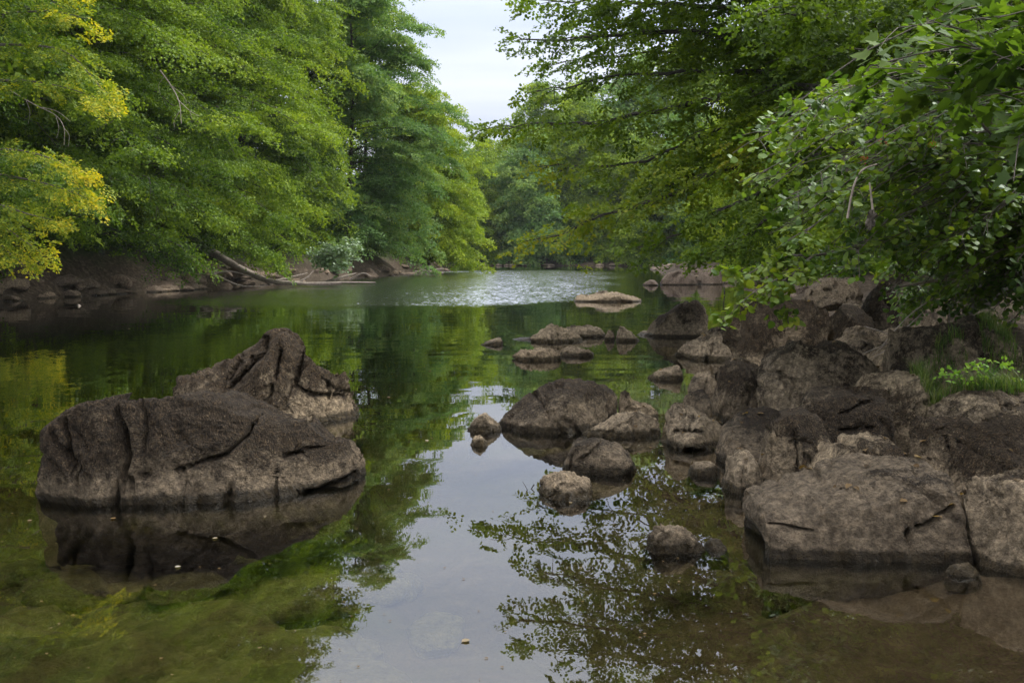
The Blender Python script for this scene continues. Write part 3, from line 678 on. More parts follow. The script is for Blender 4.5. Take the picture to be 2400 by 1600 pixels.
for k in range(42):
    x = random.uniform(-14, 32); y = 149.6 - 0.12 * (x - 20) + random.uniform(-0.8, 1.2)
    sp_.append((x, y, 0.05, random.uniform(0.4, 1.1)))
scatter_stones(st_far, sp_, 'pale stone at the foot of the far bank across the end of the river', 'stones along the far bank')
sp_ = []
for k in range(45):
    y = random.uniform(6, 26); x = np.interp(y, _yr, _xr) + random.uniform(0.1, 4.5)
    sp_.append((x, y, float(ground_z(x, y)[0]) + 0.02, random.uniform(0.08, 0.32)))
scatter_stones(st_near, sp_, 'loose stone lying in a gap between the right bank boulders', 'loose stones between the boulders')
# stones on the river bed seen through the shallows
M['bed_stone'] = rock_mat('river_bed_stone', -0.6, (0.16, 0.145, 0.06), (0.42, 0.38, 0.19), wetk=0.9)
st_bed = base_stones('bed', 'bed_stone', 5, 360)
sp_ = []
for k in range(78):
    px = random.uniform(0, 1400); py = random.uniform(1200, 1700)
    if k < 62: px = random.uniform(0, 900)
    D = WD(py); p = P(px, py, D); s = random.uniform(0.12, 0.42)
    x, y = p[0] * 1.12, p[1] * 1.12
    z = float(ground_z(x, y)[0])
    if z < -0.12: sp_.append((x, y, z + s * 0.02, s))
for k, (x, y, z, s) in enumerate(sp_):
    o = link('stone', st_bed[k % 5], loc=(x, y, z)); o.rotation_euler = (0, 0, random.uniform(0, 6.28)); o.scale = (s * 1.25, s, s * 0.55)
    tag(o, 'flat olive stone lying under the shallow water in the foreground', 'stone', 'stones on the river bed')

# ------------------------------------------------------------------ tubes (branches, logs)
def tube(pts, radii, seg=7, wob=0.0, seed=0):
    pts = np.asarray(pts, float); n = len(pts)
    radii = np.asarray(radii, float)
    t = np.gradient(pts, axis=0); t /= (np.linalg.norm(t, axis=1, keepdims=True) + 1e-9)
    ref = np.where(np.abs(t[:, 2:3]) > 0.9, np.array([[1., 0, 0]]), np.array([[0, 0, 1.]]))
    a = np.cross(t, ref); a /= (np.linalg.norm(a, axis=1, keepdims=True) + 1e-9); b = np.cross(t, a)
    th = np.linspace(0, 2 * np.pi, seg, endpoint=False)
    ring = np.cos(th)[None, :, None] * a[:, None, :] + np.sin(th)[None, :, None] * b[:, None, :]
    V = pts[:, None, :] + ring * radii[:, None, None]
    V = V.reshape(-1, 3)
    if wob:
        V = V + wob * np.stack([noise3(V * 6, seed), noise3(V * 6, seed + 1), noise3(V * 6, seed + 2)], 1)
    idx = np.arange(n * seg).reshape(n, seg); nx = np.roll(idx, -1, 1)
    Q = np.stack([idx[:-1], nx[:-1], nx[1:], idx[1:]], -1).reshape(-1, 4)
    return V, Q
class Acc:
    def __init__(s): s.V = []; s.Q = []; s.n = 0
    def add(s, V, Q): s.V.append(V); s.Q.append(Q + s.n); s.n += len(V)
    def mesh(s, name): return mesh_np(name, np.concatenate(s.V), np.concatenate(s.Q), 4)
def resample(pts, n):
    pts = np.asarray(pts, float)
    # Catmull-Rom through the points
    d = np.r_[0, np.cumsum(np.linalg.norm(np.diff(pts, axis=0), axis=1))]
    P0 = np.vstack([2 * pts[0] - pts[1], pts, 2 * pts[-1] - pts[-2]])
    s = np.linspace(0, d[-1], n); k = np.clip(np.searchsorted(d, s, side='right') - 1, 0, len(pts) - 2)
    t = ((s - d[k]) / (d[k + 1] - d[k] + 1e-9))[:, None]
    p0, p1, p2, p3 = P0[k], P0[k + 1], P0[k + 2], P0[k + 3]
    return 0.5 * (2 * p1 + (p2 - p0) * t + (2 * p0 - 5 * p1 + 4 * p2 - p3) * t ** 2 + (3 * p1 - p0 - 3 * p2 + p3) * t ** 3)

# ------------------------------------------------------------------ leaves
LEAF4 = np.array([(0, 0, 0), (0.45, 0.34, 0.05), (1, 0, -0.06), (0.45, -0.34, 0.05)])
LEAF6 = np.array([(0, 0, 0), (0.22, 0.36, 0.05), (0.62, 0.38, 0.03), (1.0, 0, -0.08), (0.62, -0.38, 0.03), (0.22, -0.36, 0.05)])
LEAFR = np.array([(0, 0, 0), (0.10, 0.33, 0.03), (0.38, 0.47, 0.05), (0.70, 0.34, 0.03), (1.0, 0, -0.06), (0.70, -0.34, 0.03), (0.38, -0.47, 0.05), (0.10, -0.33, 0.03)])
_m = [(0, 0), (0.02, 0.30), (-0.02, 0.52), (0.24, 0.40), (0.42, 0.66), (0.50, 0.30), (0.72, 0.26), (1.05, 0.0)]
LEAFM = np.array([(x, y, 0.06 * abs(y) - 0.05 * x * x) for x, y in _m] + [(x, -y, 0.06 * abs(y) - 0.05 * x * x) for x, y in _m[-2:0:-1]])

def spray_template(rg, n_side=6, per=5):
    """flat fan of a twig: list of leaf (pos, dir, size) in the unit x,y plane"""
    pos = []; ang = []; sz = []
    for k in range(n_side):
        u = (k + 0.7) / n_side
        for sgn in (-1, 1):
            a = sgn * math.radians(rg.uniform(38, 62)); Ls = 0.55 * (1 - 0.75 * u) + 0.12
            for j in range(per):
                v = (j + rg.uniform(.3, 1)) / per * Ls
                x = u + v * math.cos(a); y = v * math.sin(a)
                pos.append((x, y, rg.normal(0, 0.02))); ang.append(a + rg.choice([-1, 1]) * rg.uniform(0.2, 0.9)); sz.append(rg.uniform(0.75, 1.15))
    for j in range(per):
        pos.append((0.2 + 0.85 * (j + rg.uniform()) / per, rg.normal(0, .03), rg.normal(0, .02))); ang.append(rg.normal(0, .7)); sz.append(rg.uniform(.7, 1.1))
    return np.array(pos), np.array(ang), np.array(sz)
_rg = np.random.default_rng(5)
TPL = [spray_template(_rg, 5, 3) for _ in range(8)]
TPL_BIG = [spray_template(_rg, 6, 4) for _ in range(8)]
TPL_FAR = [spray_template(_rg, 3, 2) for _ in range(8)]

def leaves_from_sprays(sprays, leaf, size, rg, tpls, shape=LEAF4, tilt=0.45):
    """sprays: arrays origin(N,3), dir(N,3) unit, length(N), tint(N), droop"""
    O, Dv, Ln, Ti = sprays
    N_ = len(O)
    up = np.array([0, 0, 1.0])
    side = np.cross(up, Dv); side /= (np.linalg.norm(side, axis=1, keepdims=True) + 1e-9)
    nrm = np.cross(Dv, side)
    # roll each fan a little
    ro = rg.normal(0, 0.5, N_)
    s2 = side * np.cos(ro)[:, None] + nrm * np.sin(ro)[:, None]; n2 = np.cross(Dv, s2)
    which = rg.integers(0, len(tpls), N_)
    outp = []; outA = []; outT = []
    for w in range(len(tpls)):
        m = which == w
        if not m.any(): continue
        pos, ang, sz = tpls[w]
        o, d, s, nn, ln, ti = O[m], Dv[m], s2[m], n2[m], Ln[m], Ti[m]
        K = len(pos)
        z = pos[:, 2] - 0.22 * pos[:, 0] ** 2
        C = o[:, None] + ln[:, None, None] * (pos[None, :, 0:1] * d[:, None] + pos[None, :, 1:2] * s[:, None] + z[None, :, None] * nn[:, None])
        ca, sa = np.cos(ang)[None, :, None], np.sin(ang)[None, :, None]
        X = d[:, None] * ca + s[:, None] * sa
        Y = -d[:, None] * sa + s[:, None] * ca
        Z = np.broadcast_to(nn[:, None], X.shape)
        # individual tilt
        e = rg.normal(0, tilt, (len(o), K, 1)); e2 = rg.normal(0, tilt * 0.7, (len(o), K, 1))
        Y = Y + Z * e; Y /= np.linalg.norm(Y, axis=2, keepdims=True)
        X = X + Z * e2; X /= np.linalg.norm(X, axis=2, keepdims=True)
        Zc = np.cross(X, Y)
        S = size * sz[None, :] * rg.uniform(0.8, 1.2, (len(o), K))
        v = C[:, :, None, :] + S[:, :, None, None] * (shape[None, None, :, 0:1] * X[:, :, None] + shape[None, None, :, 1:2] * Y[:, :, None] + shape[None, None, :, 2:3] * Zc[:, :, None])
        outp.append(v.reshape(-1, 3))
        tt = np.clip(ti[:, None] + rg.normal(0, 0.11, (len(o), K)), 0, 1)
        outT.append(np.repeat(tt.ravel(), len(shape)))
    V = np.concatenate(outp); T = np.concatenate(outT)
    return V, T

def pads(C, Dv, a, b, n, leaf, tint, rg, shape=LEAF4):
    """flattened drooping clumps of leaves: centres C, outward directions Dv"""
    K = len(C)
    sc_ = rg.uniform(0.6, 1.25, K)
    d = np.stack([Dv[:, 0], Dv[:, 1], -0.28 * np.ones(K)], 1); d = unit(d + rg.normal(0, 0.12, d.shape))
    sd = unit(np.cross([0, 0, 1.0], d)); up = np.cross(d, sd)
    w = unit(rg.normal(size=(K, n, 3))); w[:, :, 2] = np.where(rg.uniform(size=(K, n)) < 0.7, np.abs(w[:, :, 2]), w[:, :, 2])
    r = rg.uniform(0.55, 1.05, (K, n, 1)) * (1 + 0.22 * np.sin(w[:, :, :1] * 7 + rg.uniform(0, 6, (K, 1, 1))) * np.cos(w[:, :, 1:2] * 6))
    q = w * r
    loc = q * np.array([a * 1.25, a, b])
    loc[:, :, 2] -= 0.35 * b * (q[:, :, 0] ** 2 + q[:, :, 1] ** 2)
    B = np.stack([d, sd, up], 1)                                     # rows: local axes
    Pw = C[:, None] + np.einsum('kni,kij->knj', loc * sc_[:, None, None], B)
    nl = unit(w * [0.55, 0.55, 1.0] + rg.normal(0, 0.38, w.shape)); nw = np.einsum('kni,kij->knj', nl, B)
    x = d[:, None] + rg.normal(0, 0.75, Pw.shape) - [0, 0, 0.25]
    x = unit(x - (x * nw).sum(2, keepdims=True) * nw); y = np.cross(nw, x)
    S = (leaf * rg.uniform(0.7, 1.25, (K, n)))[:, :, None, None]
    v = Pw[:, :, None] + S * (shape[None, None, :, 0:1] * x[:, :, None] + shape[None, None, :, 1:2] * y[:, :, None] + shape[None, None, :, 2:3] * nw[:, :, None])
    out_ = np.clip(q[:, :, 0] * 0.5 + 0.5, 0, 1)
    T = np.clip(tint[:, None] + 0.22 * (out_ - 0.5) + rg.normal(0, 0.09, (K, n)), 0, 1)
    return v.reshape(-1, 3), np.repeat(T.ravel(), len(shape))

def unit(v): return v / (np.linalg.norm(v, axis=-1, keepdims=True) + 1e-9)

def limb_sprays(pts, rg, gap, Ls, width, tint, acc, wood, r0, start=0.25, tip_bonus=0.25, side_wood=True, sec=True, flat=0.06):
    """a limb with its flat plate of side branches and fans. pts sampled polyline"""
    n = len(pts); seglen = np.linalg.norm(np.diff(pts, axis=0), axis=1); s = np.r_[0, np.cumsum(seglen)]; Ltot = s[-1]
    if wood is not None:
        V, Q = tube(pts, np.linspace(r0, max(r0 * 0.12, 0.006), n), 6); wood.add(V, Q)
    O = []; Dv = []; Ln = []; Ti = []
    k = start * Ltot; sg = 1
    while k < Ltot:
        u = k / Ltot
        p = np.array([np.interp(k, s, pts[:, i]) for i in range(3)])
        k2 = min(k + 0.1 * Ltot, Ltot); q = np.array([np.interp(k2, s, pts[:, i]) for i in range(3)])
        if k2 >= Ltot: q = pts[-1] + (pts[-1] - pts[-2]); 
        t = unit(q - p + 1e-6); hz = unit(np.array([t[0], t[1], t[2] * 0.6]))
        sd = unit(np.cross([0, 0, 1.0], hz)); sg = -sg
        a = math.radians(rg.uniform(38, 65)) * sg
        bl = width * (1 - 0.6 * u) * min(1, (u - start) * 3 + 0.55) * rg.uniform(0.6, 1.15)
        bd = unit(hz * math.cos(a) + sd * math.sin(a) + np.array([0, 0, rg.normal(0.0, 0.10)]))
        # side branch
        m = max(1, int(bl / (Ls * 0.55)))
        if wood is not None and side_wood and bl > Ls * 0.8:
            bp = np.stack([p + bd * bl * x - np.array([0, 0, 0.26 * bl * x * x]) for x in (0, .33, .66, 1.0)])
            V, Q = tube(bp, np.linspace(r0 * 0.32 * (1 - 0.6 * u) + 0.004, 0.004, 4), 4); wood.add(V, Q)
        for j in range(m + 1):
            x = (j + rg.uniform(0, .6)) / (m + 0.6)
            o = p + bd * bl * x - np.array([0, 0, 0.26 * bl * x * x]) + rg.normal(0, flat, 3)
            jj = rg.choice([-1, 1]) * rg.uniform(0.1, 0.9)
            dd = unit(bd * math.cos(jj) + unit(np.cross([0, 0, 1.0], bd)) * math.sin(jj) + np.array([0, 0, rg.normal(-0.12, 0.14)]))
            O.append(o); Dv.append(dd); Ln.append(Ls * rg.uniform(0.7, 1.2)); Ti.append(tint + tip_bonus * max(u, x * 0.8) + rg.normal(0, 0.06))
        k += gap * rg.uniform(0.6, 1.4)
    t = unit(pts[-1] - pts[-2])
    O.append(pts[-1]); Dv.append(unit(t + [0, 0, -0.05])); Ln.append(Ls); Ti.append(tint + tip_bonus)
    acc[0] += O; acc[1] += Dv; acc[2] += Ln; acc[3] += Ti

def make_tree(label, x, y, H, R, z0, seed, mat='leaf_green', bias=0.0, bias_amt=0.5, n_limbs=70, gap=0.5, Ls=0.75, width=1.6, leaf=0.11, tpl=TPL,
              tint=0.25, lean=(0, 0), name='tree', cat='tree', group=None, zbase=None, shape_pow=1.0, prof=None, back_keep=0.35, bark='bark_dark', trunk_r=None, tilt=0.8, ygrad=0.15, zlow=-0.1, zmin=0.6, tipb=0.36, dens=1, pad=(0.8, 0.30, 110, 0.30)):
    rg = np.random.default_rng(seed)
    zb = float(ground_z(x, y)[0]) if zbase is None else zbase
    root = empty(name, (x, y, zb)); tag(root, label, cat, group)
    wood = Acc(); acc = [[], [], [], []]
    tr = trunk_r or H * 0.010
    hs = np.linspace(0, 1, 14)
    trunk = np.stack([lean[0] * hs ** 1.5 + 0.25 * np.sin(hs * 5 + seed), lean[1] * hs ** 1.5 + 0.2 * np.cos(hs * 4 + seed), H * hs - 0.3], 1)
    trunk[0, :2] = 0
    V, Q = tube(trunk, tr * (1 - 0.85 * hs) + 0.02, 9); tw = Acc(); tw.add(V, Q)
    if prof is None: prof = ([0, 0.15, 0.4, 0.65, 0.85, 1.0], [0.72, 0.95, 1.0, 0.82, 0.55, 0.22])
    for k in range(n_limbs):
        t = (k + rg.uniform(0, 1)) / n_limbs
        t = t ** 1.05
        z = z0 + (H - z0) * t
        az = bias + rg.uniform(-math.pi, math.pi)
        off = math.atan2(math.sin(az - bias), math.cos(az - bias))
        facing = 0.5 + 0.5 * math.cos(off)
        if rg.uniform() > back_keep + (1 - back_keep) * facing * 1.25: 
            az = bias + rg.normal(0, 0.8); facing = 0.9
        Lr = R * np.interp(t, *prof) * (1 - bias_amt + bias_amt * facing) * rg.uniform(0.72, 1.12)
        p0 = np.array([np.interp(z, trunk[:, 2], trunk[:, i]) for i in (0, 1)] + [z])
        el = math.radians(zlow * 57 + 52 * t ** 1.4 + rg.normal(6, 8))
        d = np.array([math.cos(az), math.sin(az), 0])
        us = np.linspace(0, 1, 8)
        rise = math.tan(min(el, 1.1)) * Lr
        pts = p0 + d * (us[:, None] * Lr) + np.array([0, 0, 1.0]) * (rise * us * (1 - 0.35 * us) - 0.30 * Lr * us ** 2.6)[:, None]
        wv = rg.normal(0, 0.04 * Lr, (8, 3)) * us[:, None]; pts = pts + wv
        wz = (zb + pts[:, 2]).min()
        if wz < zmin: pts[:, 2] += (zmin - wz) * us
        limb_sprays(pts, rg, gap, Ls, width * (0.55 + 0.45 * np.interp(t, *prof)), tint + ygrad * (t - 0.4) + rg.normal(0, 0.07), acc, wood, max(0.018, tr * 0.28 * (1 - 0.6 * t)), start=0.22, tip_bonus=tipb)  # yellower tips; darker inner tint puts shade between boughs into the leaf colour
    O, Dv, Ln, Ti = [np.array(a) for a in acc]
    if dens > 1:        # more fans round each side branch, hanging a little lower
        n0 = len(O); w = Ls * 0.55
        O2 = np.repeat(O, dens - 1, 0) + rg.normal(0, [w, w, w * 0.32], (n0 * (dens - 1), 3)) - [0, 0, 0.2 * w]
        D2 = np.repeat(Dv, dens - 1, 0) + rg.normal(0, 0.35, O2.shape); D2[:, 2] -= 0.45 + 0.25 * rg.normal(size=len(D2))
        O = np.concatenate([O, O2]); Dv = np.concatenate([Dv, unit(D2)])
        Ln = np.concatenate([Ln, np.repeat(Ln, dens - 1)]); Ti = np.concatenate([Ti, np.repeat(Ti, dens - 1) - 0.05])
    O[:, 2] = np.maximum(O[:, 2], zmin - zb)
    V, T = leaves_from_sprays((O, Dv, Ln, Ti), None, leaf, rg, tpl, tilt=tilt)
    if pad:
        a_, b_, n_, f_ = pad
        sel = rg.uniform(size=len(O)) < f_
        V2, T2 = pads(O[sel], Dv[sel], a_, b_, n_, leaf, Ti[sel], rg)
        V = np.concatenate([V, V2]); T = np.concatenate([T, T2])
    k = 4
    me = mesh_np('crown', V, np.arange(len(V)), k, smooth=False, tint=T)
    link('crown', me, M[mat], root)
    link('trunk', tw.mesh('trunk'), M[bark], root)
    link('branches', wood.mesh('branches'), M[bark], root)
    return root, len(T) // 4

def copy_tree(root, label, x, y, rz, s, zbase=None, group=None):
    z = float(ground_z(x, y)[0]) if zbase is None else zbase
    r = root.copy(); COL.objects.link(r); r.location = (x, y, z); r.rotation_euler = (0, 0, rz); r.scale = (s, s, s)
    r['label'] = label
    if group: r['group'] = group
    for ch in list(root.children):
        c = ch.copy(); COL.objects.link(c); c.parent = r
    return r

NL = 0
# ---- left bank, nearest first. (bias 0 = towards +X, the river; -0.6 turns towards the camera)
GL = 'beech trees crowding the left bank'
r, n = make_tree('tree at the left edge of the photo with yellowing outer sprays', -20.5, 29.5, 17, 8.2, 1.2, 101, 'leaf_green', -0.35, 0.45, 85, 0.42, 0.62, 1.4, 0.10, tint=0.03, zmin=1.0, group=GL, bark='bark_dark', ygrad=0.1); NL += n
ry = r; ry_base = np.array(ry.location)
rg = np.random.default_rng(19)
for pl in ([(-60, 40, 26), (40, 30, 25.5), (130, 28, 25), (205, 45, 24.6)], [(-80, 110, 26), (40, 105, 25.5), (150, 120, 25), (215, 180, 24.5), (258, 235, 24.2)],
           [(-60, 190, 26), (60, 190, 25.5), (150, 205, 25), (235, 232, 24.6)], [(-60, 350, 26), (40, 352, 25.4), (120, 372, 25), (195, 405, 24.6)],
           [(-60, 400, 26), (60, 420, 25.4), (140, 440, 25), (205, 465, 24.7)], [(-80, 470, 26), (0, 480, 25.4), (60, 500, 25), (140, 520, 24.7)], [(-80, 520, 26), (0, 530, 25.4), (50, 560, 25), (95, 590, 24.7)],
           [(-80, 20, 26), (0, -20, 25.4), (90, -30, 25), (180, -20, 24.7)], [(-80, 560, 26), (-20, 560, 25.4), (30, 600, 25), (60, 625, 24.7)]):
    acc = [[], [], [], []]; wood = Acc()
    pts = resample([P(*q) - ry_base for q in pl], 16)
    limb_sprays(pts, rg, 0.20, 0.42, 0.48, 0.10, acc, wood, 0.045, start=0.05, tip_bonus=0.68, flat=0.10)
    O, Dv, Ln, Ti = [np.array(a) for a in acc]
    O = np.concatenate([O, O + rg.normal(0, [0.3, 0.3, 0.10], O.shape)]); Dv = np.concatenate([Dv, unit(Dv + rg.normal(0, 0.35, Dv.shape) - [0, 0, 0.15])]); Ln = np.tile(Ln, 2); Ti = np.tile(Ti, 2)
    V, T = leaves_from_sprays((O, Dv, Ln, Ti), None, 0.085, rg, TPL, tilt=0.5)
    b_ = link('bough', wood.mesh('bough'), M['bark'], ry)
    link('foliage', mesh_np('foliage', V, np.arange(len(V)), 4, smooth=False, tint=T), M['leaf_yellow'], b_)
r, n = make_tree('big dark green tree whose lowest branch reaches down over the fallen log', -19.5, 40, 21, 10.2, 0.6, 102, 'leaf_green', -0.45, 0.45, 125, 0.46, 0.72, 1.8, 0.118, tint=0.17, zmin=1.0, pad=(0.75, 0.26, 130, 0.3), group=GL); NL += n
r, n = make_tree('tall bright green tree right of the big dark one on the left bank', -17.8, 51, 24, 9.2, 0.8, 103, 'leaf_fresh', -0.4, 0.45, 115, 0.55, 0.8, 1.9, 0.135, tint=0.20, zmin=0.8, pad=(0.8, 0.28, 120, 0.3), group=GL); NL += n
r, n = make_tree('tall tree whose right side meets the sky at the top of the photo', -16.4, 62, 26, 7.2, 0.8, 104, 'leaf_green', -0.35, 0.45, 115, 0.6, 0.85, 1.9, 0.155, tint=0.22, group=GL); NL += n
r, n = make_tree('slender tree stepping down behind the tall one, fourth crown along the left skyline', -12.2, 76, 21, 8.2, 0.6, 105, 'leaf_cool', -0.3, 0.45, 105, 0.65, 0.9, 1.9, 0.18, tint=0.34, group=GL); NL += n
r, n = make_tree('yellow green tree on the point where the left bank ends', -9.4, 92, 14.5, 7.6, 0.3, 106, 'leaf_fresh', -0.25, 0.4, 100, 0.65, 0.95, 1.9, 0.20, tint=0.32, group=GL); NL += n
# second row up the slope, closing the gaps
fill, n = make_tree('dark tree on the slope behind the yellowing tree at the left edge', -25, 36, 25, 9, 1.5, 110, 'leaf_green', -0.3, 0.3, 60, 0.7, 1.0, 2.4, 0.30, tpl=TPL_FAR, pad=(1.5, 0.7, 80, 0.4), tint=0.12, group='trees on the slope behind the left bank'); NL += n
GB = 'trees on the slope behind the left bank'
copy_tree(fill, 'dark tree on the slope behind the big dark green tree', -24, 47, 1.0, 1.1, group=GB)
copy_tree(fill, 'dark tree on the slope behind the tall bright green tree', -21, 58, 2.3, 1.15, group=GB)
copy_tree(fill, 'dark tree on the slope behind the tree that meets the sky', -18.5, 70, 3.4, 1.2, group=GB)
copy_tree(fill, 'dark tree on the slope behind the slender skyline tree', -15.5, 84, 4.4, 1.0, group=GB)
copy_tree(fill, 'dark tree on the slope behind the yellow green tree on the point', -14, 97, 5.4, 0.8, group=GB)
copy_tree(fill, 'tall tree high on the slope at the top left corner', -31, 40, 2.2, 1.3, group=GB)
copy_tree(fill, 'tall tree high on the slope above the bright green tree', -30, 56, 0.9, 1.25, group=GB)
copy_tree(fill, 'shadowed tree at the left edge behind the yellowing branches', -28, 27, 0.3, 1.0, group=GB)
print('leaves left', NL)
def undergrowth(name, label, n, xr, yr, seed, mat, leaf, cond, hmax=2.2, Ls=0.8):
    rg = np.random.default_rng(seed); x = rg.uniform(*xr, n); y = rg.uniform(*yr, n)
    d, dl, dr = wdist(x, y); m = cond(x, y, d, dl, dr); x, y = x[m], y[m]
    z = ground_z(x, y); cl = 0.5 + 0.9 * noise3(np.stack([x * 0.4, y * 0.25, 0 * x], 1), seed); k = cl > 0.05; x, y, z, cl = x[k], y[k], z[k], cl[k]
    O = np.stack([x, y, z + hmax * cl * rg.uniform(0.05, 1, len(x))], 1)
    Dv = rg.normal(size=O.shape); Dv[:, 2] = rg.normal(0.0, 0.35, len(x)); Dv = unit(Dv)
    V, T = leaves_from_sprays((O, Dv, np.full(len(x), Ls) * rg.uniform(.7, 1.2, len(x)), rg.normal(0.25, 0.12, len(x))), None, leaf, rg, TPL_FAR, tilt=0.9)
    o = link(name, mesh_np(name, V, np.arange(len(V)), 4, smooth=False, tint=T), M[mat]); tag(o, label, 'undergrowth', kind='stuff'); print(name, len(V) // 4)
undergrowth('undergrowth', 'dark undergrowth covering the slope under the left bank trees', 26000, (-60, -7), (24, 118), 401, 'leaf_green', 0.20, lambda x, y, d, dl, dr: (d < -1.4) & (dl < 0))
undergrowth('undergrowth', 'low bushes and leaves under the trees of the far bank', 16000, (-50, 70), (150, 200), 402, 'leaf_cool', 0.36, lambda x, y, d, dl, dr: (d < -1.0), hmax=3.5, Ls=1.3)
undergrowth('undergrowth', 'low bushes and leaves under the trees of the right bank upstream', 20000, (12, 60), (24, 150), 403, 'leaf_green', 0.22, lambda x, y, d, dl, dr: (d < -3.2) & (dr < 0))

# ---- far bank across the end of the river
GF = 'trees of the far bank across the end of the river'
f1, n = make_tree('blue green far tree just right of the left point, above the end of the river', 3, 156, 19, 7.5, 0.5, 120, 'leaf_cool', -1.5, 0.3, 80, 1.0, 1.4, 2.6, 0.40, tpl=TPL_FAR, tint=0.35, group=GF, tilt=0.9, zlow=-0.25, pad=(1.5, 0.8, 60, 0.45)); NL += n
f2, n = make_tree('bright green far tree left of the overhanging branch tips', 11, 160, 24, 8.5, 0.5, 121, 'leaf_fresh', -1.5, 0.3, 90, 1.0, 1.4, 2.8, 0.40, tpl=TPL_FAR, tint=0.2, group=GF, tilt=0.9, zlow=-0.25, pad=(1.5, 0.8, 60, 0.45)); NL += n
f3, n = make_tree('dark far tree with hanging low boughs right above the far waterline', 19, 156, 18, 7.5, 0.4, 122, 'leaf_green', -1.5, 0.3, 80, 1.0, 1.4, 2.6, 0.40, tpl=TPL_FAR, tint=0.25, group=GF, tilt=0.9, zlow=-0.25, pad=(1.5, 0.8, 60, 0.45)); NL += n
far_list = [
    (f3, -6, 158, 0.9, 2, 'lowest far tree, half hidden behind the left point'),
    (f2, -14, 165, 0.9, 1, 'far tree hidden mostly by the yellow green tree on the point'),
    (f1, 27, 154, 1.15, 3, 'blue green far tree seen through the beech boughs right of the dark one'),
    (f2, 35, 150, 0.85, 4, 'far tree with light crown behind the right shore boulders'),
    (f2, 5, 172, 1.12, 2.5, 'second row far tree with a rounded crown against the sky'),
    (f3, 13, 176, 1.5, 5, 'tallest far tree on the skyline, peak left of the beech boughs'),
    (f1, 22, 174, 1.6, 1.3, 'second row far tree half covered by the beech boughs'),
    (f2, 31, 172, 1.4, 0.4, 'second row far tree seen between the beech boughs'),
    (f3, 42, 168, 1.6, 3.3, 'second row far tree above the right shore'),
    (f3, -4, 180, 1.0, 4.2, 'second row far tree on the skyline next to the left bank crowns'),
    (f1, -14, 185, 1.1, 0.8, 'second row far tree behind the left point'),
]
for src, x, y, s, rz, lab in far_list:
    copy_tree(src, lab, x, y, rz * 0.25 - 0.4, s, group=GF)

# ---- right bank upstream
GR = 'trees along the right bank upstream'
m1, n = make_tree('light green tree on the right bank glowing through the gap in the beech boughs', 19.5, 62, 16, 7.2, 0.6, 130, 'leaf_fresh', 3.6, 0.35, 85, 0.65, 0.9, 2.0, 0.19, tint=0.42, group=GR, tilt=0.8, pad=(0.95, 0.4, 90, 0.3)); NL += n
m2, n = make_tree('dark bushy tree with low boughs on the right bank beside the shore boulders', 16.5, 48, 10, 6.0, 0.4, 131, 'leaf_green', 3.6, 0.35, 80, 0.55, 0.8, 1.7, 0.16, tint=0.30, group=GR, tilt=0.8, pad=(0.95, 0.4, 90, 0.3)); NL += n
right_list = [
    (m1, 23, 84, 0.95, 0.4, 'light green tree farther along the right bank'),
    (m2, 20.5, 72, 1.2, 0.9, 'bushy tree low over the water between two light green trees'),
    (m1, 27, 108, 0.95, -0.5, 'light green tree where the right bank turns to the far bank'),
    (m2, 25, 95, 1.3, 0.2, 'bushy tree at the far end of the right bank'),
    (m2, 31, 122, 1.5, -0.7, 'bushy tree at the corner of the right and far banks'),
    (m1, 27, 66, 1.35, 1.2, 'tall light tree up the slope behind the right bank'),
    (m1, 22, 46, 1.1, 0.1, 'tall tree up the slope above the dark bushy one'),
    (m2, 15.5, 37, 0.95, 0.6, 'green bush tree behind the pale broken ledge'),
    (m2, 17, 29, 1.1, -0.2, 'bush tree under the beech behind the hanging leaves'),
    (m1, 20.5, 34, 0.95, 2.0, 'tree in the shade behind the beech limbs'),
    (m2, 14.5, 22, 0.9, 0.3, 'bush tree in the dark hollow at the right'),
    (m1, 31, 92, 1.4, 2.8, 'tall tree up the slope at the far end of the right bank'),
]
for src, x, y, s, rz, lab in right_list:
    copy_tree(src, lab, x, y, rz, s, group=GR)

